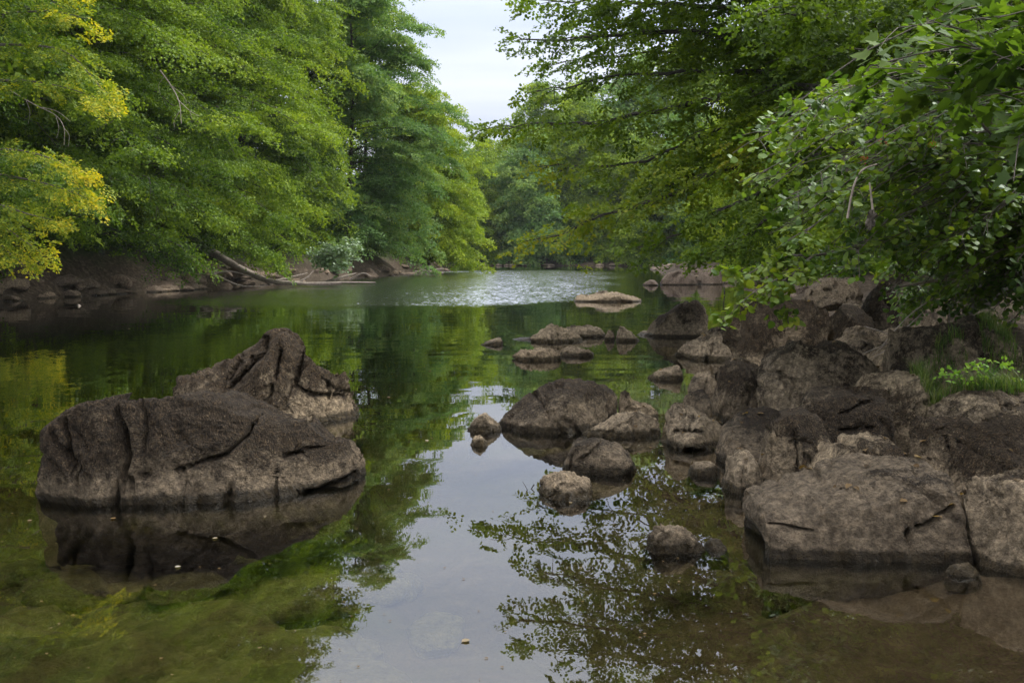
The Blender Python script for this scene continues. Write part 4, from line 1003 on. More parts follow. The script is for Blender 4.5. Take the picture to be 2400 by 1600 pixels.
# ---- the beech leaning in from the right
rg = np.random.default_rng(77)
bx, by = P(2330, 400, 15.5)[0], 15.5
bz = float(ground_z(bx, by)[0])
beech = empty('beech_tree', (bx, by, bz)); tag(beech, 'dark beech leaning in from the right with long boughs hanging over the river', 'tree')
B0 = np.array([bx, by, bz])
trunk_pts = resample([B0 + [0, 0, -0.3], P(2330, 500, 15.5), P(2300, 300, 15.6), P(2220, 60, 15.8), P(2180, -250, 16), P(2150, -520, 16)], 24)
tw = Acc(); V, Q = tube(trunk_pts - B0, np.linspace(0.30, 0.06, 24), 10); tw.add(V, Q)
link('trunk', tw.mesh('trunk'), M['bark_dark'], beech)
limbs = [
    # px, py, distance
    ([(2240, 200, 15.6), (2043, 165, 16), (1905, 138, 16.8), (1813, 108, 17.2), (1712, 83, 17.8), (1500, 75, 18.6), (1320, 95, 19.3), (1185, 90, 19.8)], 0.10, 1.2, 0.25),
    ([(2250, 240, 15.6), (2043, 168, 16), (1960, 124, 16), (1932, 96, 16.2), (1919, 37, 16.4), (1850, -60, 16.8), (1700, -140, 17.5), (1500, -180, 18.5)], 0.09, 1.5, 0.3),
    ([(2120, 180, 15.8), (2010, 172, 16), (1942, 184, 16.2), (1910, 202, 16.4), (1859, 262, 16.6), (1760, 330, 17.2), (1640, 400, 17.8), (1520, 450, 18.4)], 0.075, 1.2, 0.35),
    ([(2150, 240, 15.7), (1955, 216, 16.2), (1887, 202, 16.6), (1767, 216, 17.2), (1584, 250, 18), (1420, 285, 18.8), (1270, 290, 19.3), (1150, 300, 19.8)], 0.085, 1.3, 0.3),
    ([(2240, 260, 15.6), (2000, 240, 16), (1800, 270, 17), (1640, 320, 17.8), (1500, 375, 18.4), (1380, 390, 19), (1262, 395, 19.4)], 0.07, 1.2, 0.45),
    ([(2250, 300, 15.5), (2000, 290, 16), (1820, 330, 16.6), (1660, 420, 17.2), (1520, 470, 17.8), (1380, 520, 18.4), (1262, 562, 19)], 0.07, 1.1, 0.6),
    ([(2200, 330, 15.5), (1980, 340, 15.8), (1850, 400, 16), (1720, 480, 16.4), (1600, 540, 17), (1500, 590, 17.4)], 0.06, 1.1, 0.3),
    ([(2200, 380, 15.2), (2000, 400, 15.2), (1860, 470, 15.4), (1740, 560, 15.6), (1640, 600, 16)], 0.05, 1.0, 0.25),
    ([(2200, 60, 15.8), (2000, 60, 16.5), (1800, 40, 17.5), (1600, 10, 18.5), (1400, 5, 19.5), (1265, 2, 20)], 0.08, 1.4, 0.25),
    ([(2150, 30, 15.8), (1900, 160, 17), (1700, 165, 18), (1500, 170, 18.8), (1370, 200, 19.4), (1250, 218, 19.8)], 0.07, 1.3, 0.25),
    ([(2200, 100, 15.8), (1950, 60, 17.5), (1700, 110, 19.5), (1450, 130, 21), (1300, 140, 22)], 0.07, 1.5, 0.2),
    ([(2220, 0, 15.8), (2000, -80, 16), (1800, -100, 16.4), (1600, -90, 17), (1420, -95, 17.5), (1320, -90, 18)], 0.07, 1.6, 0.2),
    ([(2200, -100, 16), (2000, -180, 16.2), (1800, -230, 16.8), (1550, -250, 17.5), (1360, -240, 18), (1260, -230, 18.4)], 0.07, 1.6, 0.2),
    ([(2200, -200, 16), (2000, -300, 16.2), (1750, -340, 17), (1500, -350, 17.6), (1330, -340, 18)], 0.07, 1.6, 0.2),
    ([(2180, -300, 16), (1950, -400, 16.4), (1700, -430, 17.2), (1450, -420, 18), (1280, -400, 18.5)], 0.06, 1.6, 0.2),
    ([(2170, -400, 16), (1950, -500, 16.4), (1700, -540, 17.2), (1480, -540, 18)], 0.06, 1.6, 0.2),
    ([(2250, 150, 15.6), (2350, 60, 15.0), (2450, -20, 14.5), (2600, -50, 14)], 0.07, 1.5, 0.2),
    ([(2250, 50, 15.8), (2150, -20, 14.5), (2050, -40, 13.5), (1950, -60, 12.6)], 0.07, 1.5, 0.2),
    ([(2200, 150, 15.8), (2050, 60, 14.8), (1900, 30, 14), (1780, 20, 13.4)], 0.07, 1.4, 0.2),
    ([(2300, 100, 15.8), (2200, 60, 14.6), (2100, 90, 13.6), (1980, 120, 13)], 0.06, 1.4, 0.2),
    ([(2300, -50, 15.8), (2350, -100, 15.5), (2400, -200, 15), (2500, -300, 14.5)], 0.06, 1.6, 0.2),
    ([(2200, -40, 16), (2050, -60, 17.5), (1850, -20, 19), (1650, 30, 20.5), (1480, 60, 21.5), (1350, 70, 22)], 0.06, 1.7, 0.2),
    ([(2250, 250, 15.8), (2080, 240, 17.5), (1950, 260, 19), (1800, 300, 20.5), (1650, 330, 21.5)], 0.06, 1.2, 0.3),
    ([(2180, -150, 16), (2000, -150, 17.5), (1800, -160, 19), (1600, -150, 20.5), (1420, -160, 21.5)], 0.06, 1.7, 0.2),
    ([(2180, -250, 16), (1950, -260, 17.8), (1750, -280, 19.5), (1560, -300, 21)], 0.06, 1.7, 0.2),
]
acc = [[], [], [], []]
for pl, r0, wd, tn in limbs:
    wood = Acc()
    pts = resample([P(*q) - B0 for q in pl], 22)
    u = np.linspace(0, 1, 22)[:, None]
    pts = pts + rg.normal(0, 0.05, pts.shape) * u
    V, Q = tube(pts, np.linspace(r0, 0.008, 22), 7); wood.add(V, Q)
    limb_sprays(pts, rg, 0.24, 0.42, wd, tn * 0.75, acc, wood, r0 * 0.6, start=0.22, tip_bonus=0.32 * (tn + 0.2), flat=0.10)
    link('limb', wood.mesh('limb'), M['bark_dark'], beech)
O, Dv, Ln, Ti = [np.array(a) for a in acc]
n0 = len(O); inner = rg.uniform(size=n0) < np.clip((O[:, 0] + bx - 2.0) / 4.5, 0.12, 1.0)      # thinner towards the tips
O2 = np.repeat(O[inner], 3, 0); D2 = np.repeat(Dv[inner], 3, 0)
O2 = O2 + rg.normal(0, [0.28, 0.28, 0.10], O2.shape); D2 = unit(D2 + rg.normal(0, 0.35, D2.shape) - [0, 0, 0.12])
O = np.concatenate([O, O2]); Dv = np.concatenate([Dv, D2]); Ln = np.concatenate([Ln, np.repeat(Ln[inner], 3)]); Ti = np.concatenate([Ti, np.repeat(Ti[inner], 3)])
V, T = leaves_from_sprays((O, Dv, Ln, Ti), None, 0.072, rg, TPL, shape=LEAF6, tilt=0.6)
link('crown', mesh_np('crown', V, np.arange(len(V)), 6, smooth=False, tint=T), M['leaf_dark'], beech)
print('beech leaves', len(V) // 6)

# ---- leafy shrub and maple in the right foreground
def pick_in_poly(poly, n, rg):
    poly = np.array(poly, float); lo, hi = poly.min(0), poly.max(0); res = []
    while len(res) < n:
        q = rg.uniform(lo, hi); c = False; j = len(poly) - 1
        for i in range(len(poly)):
            if (poly[i, 1] > q[1]) != (poly[j, 1] > q[1]) and q[0] < (poly[j, 0] - poly[i, 0]) * (q[1] - poly[i, 1]) / (poly[j, 1] - poly[i, 1]) + poly[i, 0]: c = not c
            j = i
        if c: res.append(q)
    return res
def shrub(name, label, base, targets, mat, leaf, shape, seed, per_branch, cat='shrub', leafdens=1.0, tint=0.3, bark='bark', sag=0.25, root_r=0.05, spread=0.22, tilt=0.5):
    rg = np.random.default_rng(seed); base = np.array(base, float)
    root = empty(name, base); tag(root, label, cat)
    wood = Acc(); acc = [[], [], [], []]
    stem_top = base + np.array([0, 0, 1.2])
    for tpos in targets:
        tpos = np.array(tpos)
        d = tpos - base; Lh = np.linalg.norm(d)
        mid = base + d * 0.45 + np.array([0, 0, 1]) * (0.30 * Lh * rg.uniform(0.5, 1.1)) + rg.normal(0, 0.12 * Lh, 3) * 0.5
        q = base + rg.normal(0, 0.12, 3) * [1, 1, 0]
        pts = resample([q, q + (mid - q) * 0.5 + [0, 0, 0.1 * Lh], mid, mid + (tpos - mid) * 0.55 + [0, 0, 0.06 * Lh], tpos], 16) - base
        V, Q = tube(pts, np.linspace(rg.uniform(0.5, 1) * root_r * 0.5, 0.0035, 16), 5); wood.add(V, Q)
        n = per_branch
        for j in range(n):
            u = 1 - 0.55 * rg.uniform() ** 1.3
            k = u * 15; i = min(int(k), 14); p = pts[i] + (pts[i + 1] - pts[i]) * (k - i)
            t = unit(pts[i + 1] - pts[i]); sd = unit(np.cross([0, 0, 1.], t))
            a = rg.choice([-1, 1]) * rg.uniform(0.3, 1.2)
            dd = unit(t * math.cos(a) + sd * math.sin(a) + np.array([0, 0, rg.normal(-0.05, 0.3)]))
            Lq = spread * rg.uniform(0.6, 1.4)
            acc[0].append(p); acc[1].append(dd); acc[2].append(Lq); acc[3].append(tint + rg.normal(0, 0.12))
            V, Q = tube(np.stack([p, p + dd * Lq * 0.6, p + dd * Lq * 1.1 - [0, 0, 0.1 * Lq]]), [0.004, 0.003, 0.002], 4); wood.add(V, Q)
    O, Dv, Ln, Ti = [np.array(a) for a in acc]
    tp = [tuple(a[rg.permutation(len(a0 := t[0]))[:int(9 * leafdens)]] for a in t) for t in TPL]
    tp = []
    for t in TPL:
        pm = rg.permutation(len(t[0]))[:int(9 * leafdens)]; tp.append((t[0][pm], t[1][pm], t[2][pm]))
    V, T = leaves_from_sprays((O, Dv, Ln, Ti), None, leaf, rg, tp, shape=shape, tilt=tilt)
    link('foliage', mesh_np('foliage', V, np.arange(len(V)), len(shape), smooth=False, tint=T), M[mat], root)
    link('branches', wood.mesh('branches'), M[bark], root)
    print(name, len(V) // len(shape))
    return root

rg = np.random.default_rng(88)
polyA = [(1735, 330), (1850, 230), (2000, 190), (2200, 150), (2450, 80), (2450, 620), (2250, 680), (2050, 640), (1900, 560), (1790, 520), (1740, 430)]
tA = [P(q[0], q[1], rg.uniform(7.8, 10.8)) for q in pick_in_poly(polyA, 150, rg)]
baseA = (6.6, 9.8, float(ground_z(6.6, 9.8)[0]))
shrub('leafy_shrub', 'large shrub with round green leaves filling the right side below the beech boughs', baseA, tA, 'leaf_round', 0.066, LEAFR, 201, 16, tint=0.32)
polyB = [(1900, 590), (2050, 560), (2250, 560), (2450, 560), (2450, 800), (2380, 800), (2250, 725), (2100, 715), (1950, 650)]
tB = [P(q[0], q[1], rg.uniform(9.5, 12)) for q in pick_in_poly(polyB, 70, rg)]
baseB = (7.4, 11.2, float(ground_z(7.4, 11.2)[0]))
shrub('leafy_shrub', 'low dark shrub whose leaves hang to the boulders at the right', baseB, tB, 'leaf_round', 0.058, LEAFR, 202, 15, tint=0.22)
# the lowest branch, reaching out over the big boulder
br = []
for pl in ([(1905, 600, 9.4), (1800, 620, 9.2), (1735, 650, 9.1), (1700, 632, 9.0)], [(1905, 600, 9.4), (1830, 650, 9.0), (1760, 690, 8.8), (1690, 758, 8.7)],
           [(1905, 600, 9.4), (1850, 650, 9.2), (1830, 690, 9.1), (1850, 735, 9.0)], [(1905, 600, 9.4), (1850, 600, 9.2), (1780, 625, 9.3), (1740, 665, 9.2)],
           [(1905, 600, 9.4), (1860, 640, 8.9), (1790, 690, 8.8), (1745, 720, 8.7)]):
    br.append([P(*q) for q in pl])
rt0 = P(2350, 560, 10.5)
sb = empty('leafy_branch', (rt0[0], rt0[1], rt0[2])); tag(sb, 'low leafy branch with pale shining leaves hanging in front of the large shaggy boulder', 'branch')
wood = Acc(); acc = [[], [], [], []]
stem = resample([rt0, P(2200, 560, 10.2), P(2020, 580, 9.8), P(1905, 600, 9.4)], 12) - rt0
V, Q = tube(stem, np.linspace(0.025, 0.012, 12), 6); wood.add(V, Q)
for b in [list(map(lambda v: v + rt0, stem[::3]))] + br:
    pts = resample(b, 16) - rt0
    V, Q = tube(pts, np.linspace(0.012, 0.003, 16), 5); wood.add(V, Q)
    for j in range(26):
        k = rg.uniform(2, 15); i = min(int(k), 14); p = pts[i] + (pts[i + 1] - pts[i]) * (k - i); t = unit(pts[i + 1] - pts[i]); sd = unit(np.cross([0, 0, 1.], t))
        a = rg.choice([-1, 1]) * rg.uniform(0.3, 1.2); dd = unit(t * math.cos(a) + sd * math.sin(a) + [0, 0, rg.normal(-0.15, 0.25)])
        acc[0].append(p); acc[1].append(dd); acc[2].append(rg.uniform(0.10, 0.2)); acc[3].append(0.5 + rg.normal(0, 0.18))
        V, Q = tube(np.stack([p, p + dd * 0.08, p + dd * 0.15]), [0.003, 0.002, 0.002], 4); wood.add(V, Q)
O, Dv, Ln, Ti = [np.array(a) for a in acc]
tp = [(t[0][pm], t[1][pm], t[2][pm]) for t in TPL for pm in [rg.permutation(len(t[0]))[:5]]]
V, T = leaves_from_sprays((O, Dv, Ln, Ti), None, 0.07, rg, tp, shape=LEAFR, tilt=0.6)
link('foliage', mesh_np('foliage', V, np.arange(len(V)), 8, smooth=False, tint=T), M['leaf_round'], sb)
link('branches', wood.mesh('branches'), M['bark'], sb)
# maple close by, top right
polyM = [(2020, 60), (2200, -20), (2500, -60), (2500, 330), (2380, 420), (2280, 260), (2100, 260), (2020, 160)]
tM = [P(q[0], q[1], rg.uniform(5.6, 7.6)) for q in pick_in_poly(polyM, 34, rg)]
baseM = (5.4, 6.9, float(ground_z(5.4, 6.9)[0]))
shrub('young_maple', 'young maple with large lobed leaves in the top right corner', baseM, tM, 'leaf_maple', 0.10, LEAFM, 203, 6, cat='tree', tint=0.30, spread=0.3, root_r=0.06, tilt=0.35)

# silvery shrub at the left waterline
tS = [P(q[0], q[1], rg.uniform(54, 58)) for q in pick_in_poly([(735, 590), (775, 572), (825, 575), (840, 605), (815, 625), (755, 622)], 34, rg)]
sbx = P(785, 640, 57.5)
shrub('silvery_shrub', 'small silvery leaved shrub at the foot of the left bank beside the driftwood', (sbx[0], 57.5, 0.6), tS, 'leaf_silver', 0.16, LEAF6, 204, 14, tint=0.5, spread=0.5)

# ------------------------------------------------------------------ dead wood
def wood_thing(name, label, chains, mat, cat, wob=0.0, seg=7, group=None):
    base = np.array(P(*chains[0][0][0]))
    wood = Acc()
    for pl, r0, r1 in chains:
        n = max(6, len(pl) * 4); pts = resample([P(*q) for q in pl], n) - base
        V, Q = tube(pts, np.linspace(r0, r1, n), seg, wob, 3); wood.add(V, Q)
    o = link(name, wood.mesh(name), M[mat], loc=base); tag(o, label, cat, group); return o
wood_thing('fallen_log', 'pale fallen tree trunk sloping from under the leaves into the water on the left bank',
    [([(500, 592, 52), (560, 628, 51), (625, 656, 50), (700, 664, 49.5), (800, 664, 49.5)], 0.22, 0.05),
     ([(640, 658, 50), (680, 650, 50.5), (720, 640, 51)], 0.07, 0.02), ([(700, 664, 49.5), (720, 650, 49.6), (738, 632, 49.8)], 0.06, 0.02)], 'dead', 'log', 0.06)
wood_thing('drift_branch', 'forked dead branch caught on the left bank above the log', [([(440, 600, 48), (500, 640, 48), (560, 668, 48), (620, 672, 48)], 0.07, 0.02), ([(500, 640, 48), (540, 636, 48.4), (590, 648, 48.8)], 0.04, 0.015)], 'dead', 'branch')
wood_thing('drift_branch', 'tangled driftwood on the left shore right of the silvery shrub', [([(760, 664, 56), (800, 650, 56.5), (835, 640, 57)], 0.12, 0.03), ([(720, 668, 54), (790, 662, 54.5), (880, 662, 55)], 0.08, 0.03), ([(820, 655, 56), (850, 640, 56), (870, 648, 56)], 0.06, 0.02)], 'dead', 'driftwood')
wood_thing('root_stump', 'broken stump with upright roots at the tip of the left point', [([(1000, 645, 84), (1005, 630, 84), (1012, 622, 84)], 0.22, 0.06), ([(985, 645, 84), (990, 632, 84), (1002, 624, 84)], 0.16, 0.04), ([(1020, 644, 84), (1024, 632, 84), (1040, 630, 84)], 0.16, 0.05), ([(970, 640, 84.5), (1000, 636, 84), (1040, 640, 84)], 0.18, 0.08)], 'dead', 'stump', 0.05)
wood_thing('drift_stick', 'short pale stick poking out of the dark water at the left', [([(184, 716, 31.5), (192, 722, 31.4), (208, 735, 31.2)], 0.045, 0.03)], 'dead', 'stick', 0.01)
wood_thing('thin_stick', 'thin dark stick standing upright in the water beside the far shore boulders', [([(1698, 690, 40), (1697, 665, 40), (1703, 645, 40)], 0.03, 0.012)], 'bark_dark', 'stick')
wood_thing('hanging_twig', 'curved bare pale twig hanging among the shrub leaves, left one of two', [([(2055, 385, 7.3), (2020, 400, 7.2), (2000, 440, 7.2), (1986, 512, 7.2)], 0.006, 0.009)], 'dead', 'twig')
wood_thing('hanging_twig', 'short bare pale twig hanging beside the curved one, holding a clump of debris', [([(2038, 428, 7.2), (2042, 460, 7.2), (2046, 500, 7.2)], 0.006, 0.009)], 'dead', 'twig')
wood_thing('debris_clump', 'clump of dry leaves and flood debris on the tip of the short pale twig', [([(2046 + dx_, 495 + dy_, 7.2), (2038 - dx_, 515 + dy_, 7.2), (2040 + dx_, 537 - dy_, 7.2)], 0.016, 0.008) for dx_, dy_ in ((-8, 0), (6, 4), (0, 6), (-3, -3), (9, 8), (-10, 8))], 'bark', 'debris', 0.03)
wood_thing('dry_branch', 'long dry branch poking left out of the shrub above the dark boulders', [([(2280, 648, 10.5), (2190, 658, 10.3), (2085, 676, 10.2)], 0.022, 0.01), ([(2190, 658, 10.3), (2170, 648, 10.3), (2150, 652, 10.3)], 0.012, 0.005)], 'dead', 'branch')
wood_thing('dry_twigs', 'spray of thin dry twigs leaning over the pale slabs left of the grass boulder',
    [([(2200, 690, 9.9), (2130, 740, 9.7), (2065, 812, 9.5)], 0.009, 0.004), ([(2140, 775, 9.6), (2090, 800, 9.5), (2020, 830, 9.4)], 0.008, 0.004), ([(2140, 778, 9.6), (2085, 815, 9.5), (2040, 842, 9.4)], 0.008, 0.003), ([(2026, 765, 9.7), (2060, 775, 9.6), (2100, 790, 9.6)], 0.007, 0.004), ([(2160, 735, 9.7), (2110, 780, 9.6), (2045, 830, 9.5)], 0.007, 0.003)], 'dead', 'twigs')
wood_thing('thin_twig', 'thin twig curving out of the pale water left of the pale pitted rock', [([(1252, 1135, 6.75), (1240, 1155, 6.7), (1245, 1180, 6.4), (1290, 1215, 6.0)], 0.004, 0.002), ([(1240, 1155, 6.7), (1232, 1140, 6.7), (1225, 1128, 6.7)], 0.003, 0.0015)], 'bark_dark', 'twig')
# bare limbs visible in the left crowns
for lab, ch in (('bare grey branch forking in the middle of the big dark green tree', [([(375, 165, 33), (400, 200, 33), (420, 240, 32.8), (425, 290, 32.6)], 0.024, 0.008), ([(415, 232, 33), (445, 260, 32.8), (465, 272, 32.6)], 0.015, 0.005), ([(400, 200, 33), (430, 225, 32.8), (438, 245, 32.8)], 0.010, 0.004), ([(385, 180, 33), (372, 200, 33.2), (376, 222, 33.2)], 0.010, 0.004), ([(420, 262, 32.7), (408, 285, 32.6), (410, 300, 32.6)], 0.009, 0.004), ([(445, 260, 32.8), (450, 280, 32.8)], 0.008, 0.004)]),
                ('drooping bare grey branch with twigs below the upper yellow spray', [([(20, 210, 26), (80, 245, 25.6), (130, 270, 25.2), (150, 300, 25), (150, 340, 25)], 0.016, 0.006), ([(100, 252, 25.4), (135, 262, 25.2), (165, 285, 25)], 0.011, 0.004), ([(130, 270, 25.2), (138, 300, 25), (132, 325, 25)], 0.008, 0.003), ([(150, 300, 25), (162, 318, 25), (160, 345, 25)], 0.007, 0.003), ([(60, 232, 25.7), (70, 262, 25.6), (66, 290, 25.6)], 0.008, 0.003)])):
    wood_thing('bare_branch', lab, ch, 'dead', 'branch')

# berries
for i, (a, b) in enumerate(((2070, 330), (2025, 370), (2185, 338))):
    c = P(a, b, 7.5); wood = Acc(); root = empty('berry_cluster', c)
    tag(root, ['red berry cluster among the shrub leaves, middle one of three', 'red berry cluster, leftmost of three, above the curved pale twig', 'red berry cluster, rightmost of three, among the shrub leaves'][i], 'berries', 'berry clusters in the shrub')
    V, Q = tube(np.array([(0, 0, 0.08), (0, 0, 0.04), (0, 0, 0)]), [0.003, 0.003, 0.002], 4); wood.add(V, Q)
    link('stalk', wood.mesh('stalk'), M['bark'], root)
    bw = Acc()
    for k in range(11):
        q = rg.normal(0, 0.018, 3); th = np.linspace(0, np.pi, 6)
        V, Q = tube(np.stack([0 * th + q[0], 0 * th + q[1], q[2] + 0.0045 * np.cos(th)], 1), 0.0045 * np.sin(th) + 1e-4, 7); bw.add(V, Q)
    link('berries', bw.mesh('berries'), M['berry'], root)

# ------------------------------------------------------------------ grass and weeds on the right bank
rg = np.random.default_rng(91)
def blades(name, label, px0, px1, py0, py1, D0, D1, n, hmin, hmax, mat, kind='stuff', cat='grass', w=0.004, lift=0.0):
    x0, x1 = P(px0, py0, D0)[0], P(px1, py0, D0)[0]
    X = rg.uniform(x0, x1, n); Y = rg.uniform(D0, D1, n); Z = None
    # follow the rocks and ground already built: cast down
    dg = bpy.context.evaluated_depsgraph_get()
    base = []
    for x, y in zip(X, Y):
        if ((x - 3.95) / 0.8) ** 2 + ((y - 7.9) / 0.6) ** 2 + 1.2 * noise3(np.array([[x * 3.0, y * 3.0, 0]]), 55)[0] > 0.95: continue
        ok, loc, nr, *_ = sc.ray_cast(dg, Vector((x, y, 1.25)), Vector((0, 0, -1)))
        if ok and loc.z > 0.1 and abs(nr.z) > 0.25: base.append((x, y, loc.z))
    base = np.array(base); n = len(base)
    h = rg.uniform(hmin, hmax, n); az = rg.uniform(0, 2 * np.pi, n); bend = rg.uniform(0.2, 0.9, n) * h
    dv = np.stack([np.cos(az), np.sin(az), 0 * az], 1); sd = np.stack([-np.sin(az), np.cos(az), 0 * az], 1)
    rows = []
    for u, ww in ((0, 1), (0.5, 0.8), (1, 0.12)):
        c = base + dv * (bend * u ** 2)[:, None] + np.array([0, 0, 1.]) * (h * u * (1 - 0.3 * u))[:, None]
        rows.append(np.stack([c - sd * w * ww, c + sd * w * ww], 1))
    V = np.stack(rows, 1).reshape(n, 6, 3)
    loops = (np.array([(0, 1, 3, 2), (2, 3, 5, 4)])[None] + (np.arange(n) * 6)[:, None, None]).reshape(-1, 4)
    T = np.repeat(np.clip(rg.normal(0.4, 0.22, n), 0, 1), 6)
    o = link(name, mesh_np(name, V.reshape(-1, 3), loops, 4, smooth=False, tint=T), M[mat]); tag(o, label, cat, kind=kind)
    return o
bpy.context.view_layer.update()
# cast only against rocks and ground
hidden = [o for o in sc.objects if o.type == 'MESH' and not (o.name.startswith('rock') or o.name.startswith('ground') or o.name.startswith('stone'))]
for o in hidden: o.hide_viewport = True
bpy.context.view_layer.update()
blades('grass', 'soft green grass growing between the boulders at the right edge', 2130, 2620, 900, 980, 6.9, 9.0, 15000, 0.07, 0.24, 'grass', w=0.0025)
def weed(name, label, px, py, D, n, r, leaf, mat, seed):
    rg = np.random.default_rng(seed); c = P(px, py, D)
    dg = bpy.context.evaluated_depsgraph_get()
    ok, loc, nr, *_ = sc.ray_cast(dg, Vector((c[0], c[1], 1.3)), Vector((0, 0, -1)))
    b = np.array(loc) if ok else c
    root = empty(name, b); tag(root, label, 'plant', 'bright weeds on the right bank')
    O = []; Dv = []; Ln = []; Ti = []; wood = Acc()
    for k in range(n):
        a = rg.uniform(0, 6.28); h = rg.uniform(0.4, 1.1) * r
        e = np.array([math.cos(a) * r * rg.uniform(0.1, 0.9), math.sin(a) * r * rg.uniform(0.1, 0.9), h])
        V, Q = tube(np.stack([0 * e, e * 0.5 + [0, 0, 0.1 * h], e]), [0.003, 0.002, 0.002], 4); wood.add(V, Q)
        O.append(e); Dv.append(unit(np.array([math.cos(a), math.sin(a), 0.1]))); Ln.append(0.10); Ti.append(rg.uniform(0.2, 0.8))
    tp = [(t[0][pm], t[1][pm], t[2][pm]) for t in TPL for pm in [rg.permutation(len(t[0]))[:6]]]
    V, T = leaves_from_sprays((np.array(O), np.array(Dv), np.array(Ln), np.array(Ti)), None, leaf, rg, tp, shape=LEAF6)
    link('foliage', mesh_np('foliage', V, np.arange(len(V)), 6, smooth=False, tint=T), M[mat], root)
    link('stems', wood.mesh('stems'), M['plant'], root)
weed('weed', 'small bright green weed in the hollow behind the big oblong boulder', 2068, 850, 9.6, 14, 0.13, 0.035, 'plant', 1)
weed('weed', 'bright green weed at the left end of the grass patch', 2255, 935, 7.6, 16, 0.12, 0.032, 'plant', 2)
weed('weed', 'bright green weed in the middle of the grass above the earthy hump', 2320, 925, 7.55, 16, 0.12, 0.032, 'plant', 3)
weed('weed', 'bright green weed at the right edge beside the grass', 2385, 905, 7.7, 20, 0.15, 0.035, 'plant', 4)
weed('weed', 'bright green weed at the foot of the shrubs above the hollow', 2135, 770, 10.2, 12, 0.13, 0.035, 'plant', 5)
for o in hidden: o.hide_viewport = False

hm, hnt = new_mat('haze'); ho = hnt.nodes.new('ShaderNodeOutputMaterial'); hv = hnt.nodes.new('ShaderNodeVolumePrincipled')
hv.inputs['Color'].default_value = (0.82, 0.88, 0.95, 1); hv.inputs['Density'].default_value = 0.00015
hnt.links.new(hv.outputs[0], ho.inputs['Volume'])
haze = link('haze', box_mesh('haze', -760, 760, -80, 960, -8, 125), hm); tag(haze, kind='stuff')

# dry leaves and bits between the boulders
rg = np.random.default_rng(66)
for o in hidden: o.hide_viewport = True
bpy.context.view_layer.update(); dg = bpy.context.evaluated_depsgraph_get()
pts_ = []
for k in range(4200):
    y = rg.uniform(5, 24); x = np.interp(y, _yr, _xr) + rg.uniform(-0.6, 4.5)
    ok, loc, nr, *_ = sc.ray_cast(dg, Vector((x, y, 2.2)), Vector((0, 0, -1)))
    if ok and loc.z > 0.03 and abs(nr.z) > 0.6 and (loc.z < 0.35 or rg.uniform() < 0.12): pts_.append((loc.x, loc.y, loc.z + 0.008))
for o in hidden: o.hide_viewport = False
pts_ = np.array(pts_); n_ = len(pts_)
az = rg.uniform(0, 6.28, n_); X = np.stack([np.cos(az), np.sin(az), rg.normal(0, 0.25, n_)], 1); X = unit(X); Z = unit(np.array([0, 0, 1.0]) + rg.normal(0, 0.3, (n_, 3))); Y = unit(np.cross(Z, X)); Z = np.cross(X, Y)
S = rg.uniform(0.025, 0.055, n_)[:, None, None]
V = pts_[:, None] + S * (LEAF6[None, :, 0:1] * X[:, None] + LEAF6[None, :, 1:2] * Y[:, None] + 2.5 * LEAF6[None, :, 2:3] * Z[:, None])
M['litter'] = leaf_mat('dry_leaves', [(0.05, 0.03, 0.015), (0.14, 0.085, 0.04), (0.26, 0.18, 0.09)], gloss=0.05, pscale=4)
o = link('leaf_litter', mesh_np('leaf_litter', V.reshape(-1, 3), np.arange(n_ * 6), 6, smooth=False, tint=np.repeat(rg.uniform(0, 1, n_), 6)), M['litter'])
tag(o, 'dry brown leaves lying in the gaps between the right bank boulders', 'leaf litter', kind='stuff')

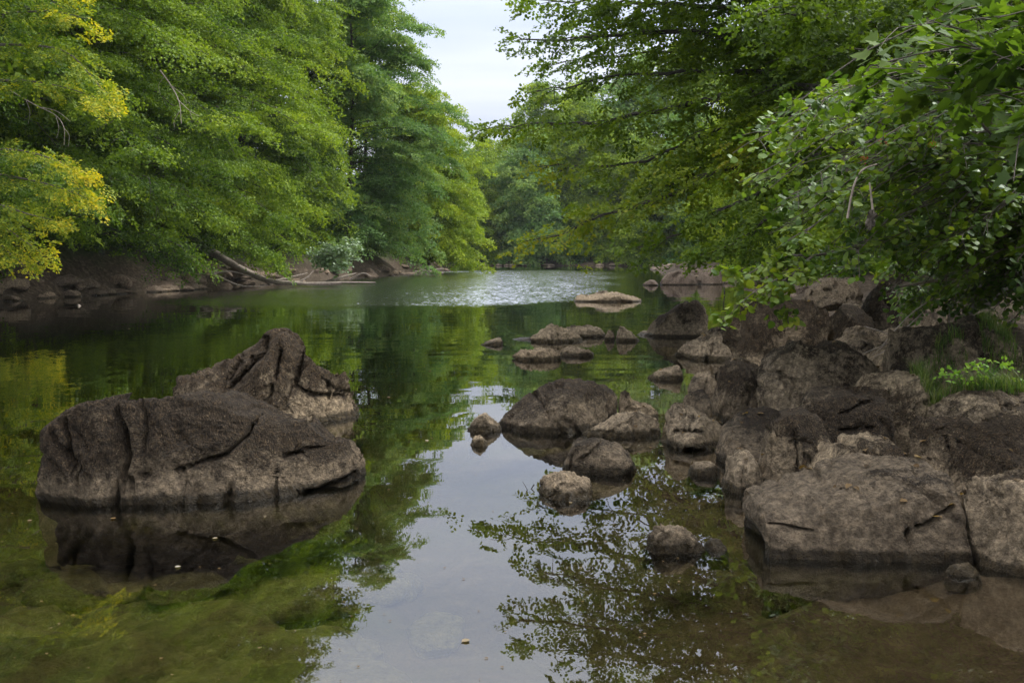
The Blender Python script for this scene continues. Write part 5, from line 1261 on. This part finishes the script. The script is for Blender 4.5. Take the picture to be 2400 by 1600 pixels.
# floating leaves and specks on the water
LEAFM_ = leaf_mat('floating_leaves', [(0.16, 0.10, 0.04), (0.30, 0.25, 0.18), (0.48, 0.45, 0.40)], pscale=3)
spots = [(65, 1085), (68, 1222), (915, 931), (975, 912), (410, 1330), (267, 1217), (385, 840), (735, 756), (1130, 736), (1500, 1045), (1525, 1048), (1545, 1046), (620, 1213), (510, 1262), (1000, 1032), (1010, 1028), (1340, 1180), (1100, 1500), (560, 905), (300, 770), (1010, 870), (1420, 870)]
FL = ['dry leaf floating at the left edge level with the middle of the large dark block', 'dry leaf floating at the lower left, just left of the large block reflection',
 'dry leaf floating in open water right of the peaked rock', 'second dry leaf right of the peaked rock, a little farther out and higher', 'brightest pale leaf floating in the reflection of the large dark block',
 'dry leaf floating right in front of the deep vertical crack', 'tiny leaf floating behind the left shoulder of the peaked rock', 'tiny leaf floating behind the tip of the peaked rock',
 'tiny leaf floating at the near edge of the ruffled water', 'left dry leaf in the pool below the wedge shaped rock', 'middle dry leaf in the pool below the wedge shaped rock', 'right dry leaf in the pool below the wedge shaped rock',
 'dry leaf floating in front of the middle of the large dark block', 'dry leaf floating deeper in the reflection below the middle of the large block', 'left leaf of a close pair left of the tiny round rock', 'right leaf of a close pair left of the tiny round rock',
 'dry leaf floating in front of the pale pitted rock', 'lone leaf floating on the bright sky reflection at the bottom', 'tiny leaf floating just behind the crest of the large dark block', 'tiny leaf floating on dark water below the left bank',
 'tiny leaf floating between the peaked rock and the tiny low rock', 'tiny leaf floating behind the broad brown mossy rock']
for i, (a, b) in enumerate(spots):
    D = WD(b); c = P(a, b, D); s = (0.020 + 0.010 * (i % 3)) * max(1, D / 12)
    an = i * 1.7; R = np.array([[math.cos(an), -math.sin(an), 0], [math.sin(an), math.cos(an), 0], [0, 0, 1]])
    V = (LEAF6 * [1, 1, 0.5]) @ R.T * s
    V = np.concatenate([V, V * [1, 1, 1] + [0, 0, -0.0015]]); Q = [(0, 1, 2, 3), (0, 3, 4, 5), (9, 8, 7, 6), (11, 10, 9, 6)] + []
    o = link('floating_leaf', mesh_np('floating_leaf', V, np.array(Q), 4, smooth=False, tint=np.full(12, (i % 5) / 5)), LEAFM_, loc=(c[0], c[1], 0.006))
    tag(o, FL[i], 'leaf', 'dry leaves floating on the river')
rg = np.random.default_rng(12)
acc_ = Acc()
for k in range(170):
    a, b = rg.uniform(0, 1700), 700 + 900 * rg.uniform() ** 1.2
    c = P(a, b, WD(b)); s_ = rg.uniform(0.004, 0.010) * max(1, c[1] / 9)
    th = rg.uniform(0, 6.28) + np.array([0, 1.7, 3.3, 4.6])
    V = np.stack([c[0] + s_ * np.cos(th), c[1] + s_ * 0.7 * np.sin(th), np.full(4, 0.004)], 1)
    acc_.add(V, np.array([(0, 1, 2, 3)]))
o = link('floating_bits', acc_.mesh('floating_bits'), LEAFM_); tag(o, 'pollen and tiny bits of leaf drifting on the water', 'floating bits', kind='stuff')
print('total leaves', NL)
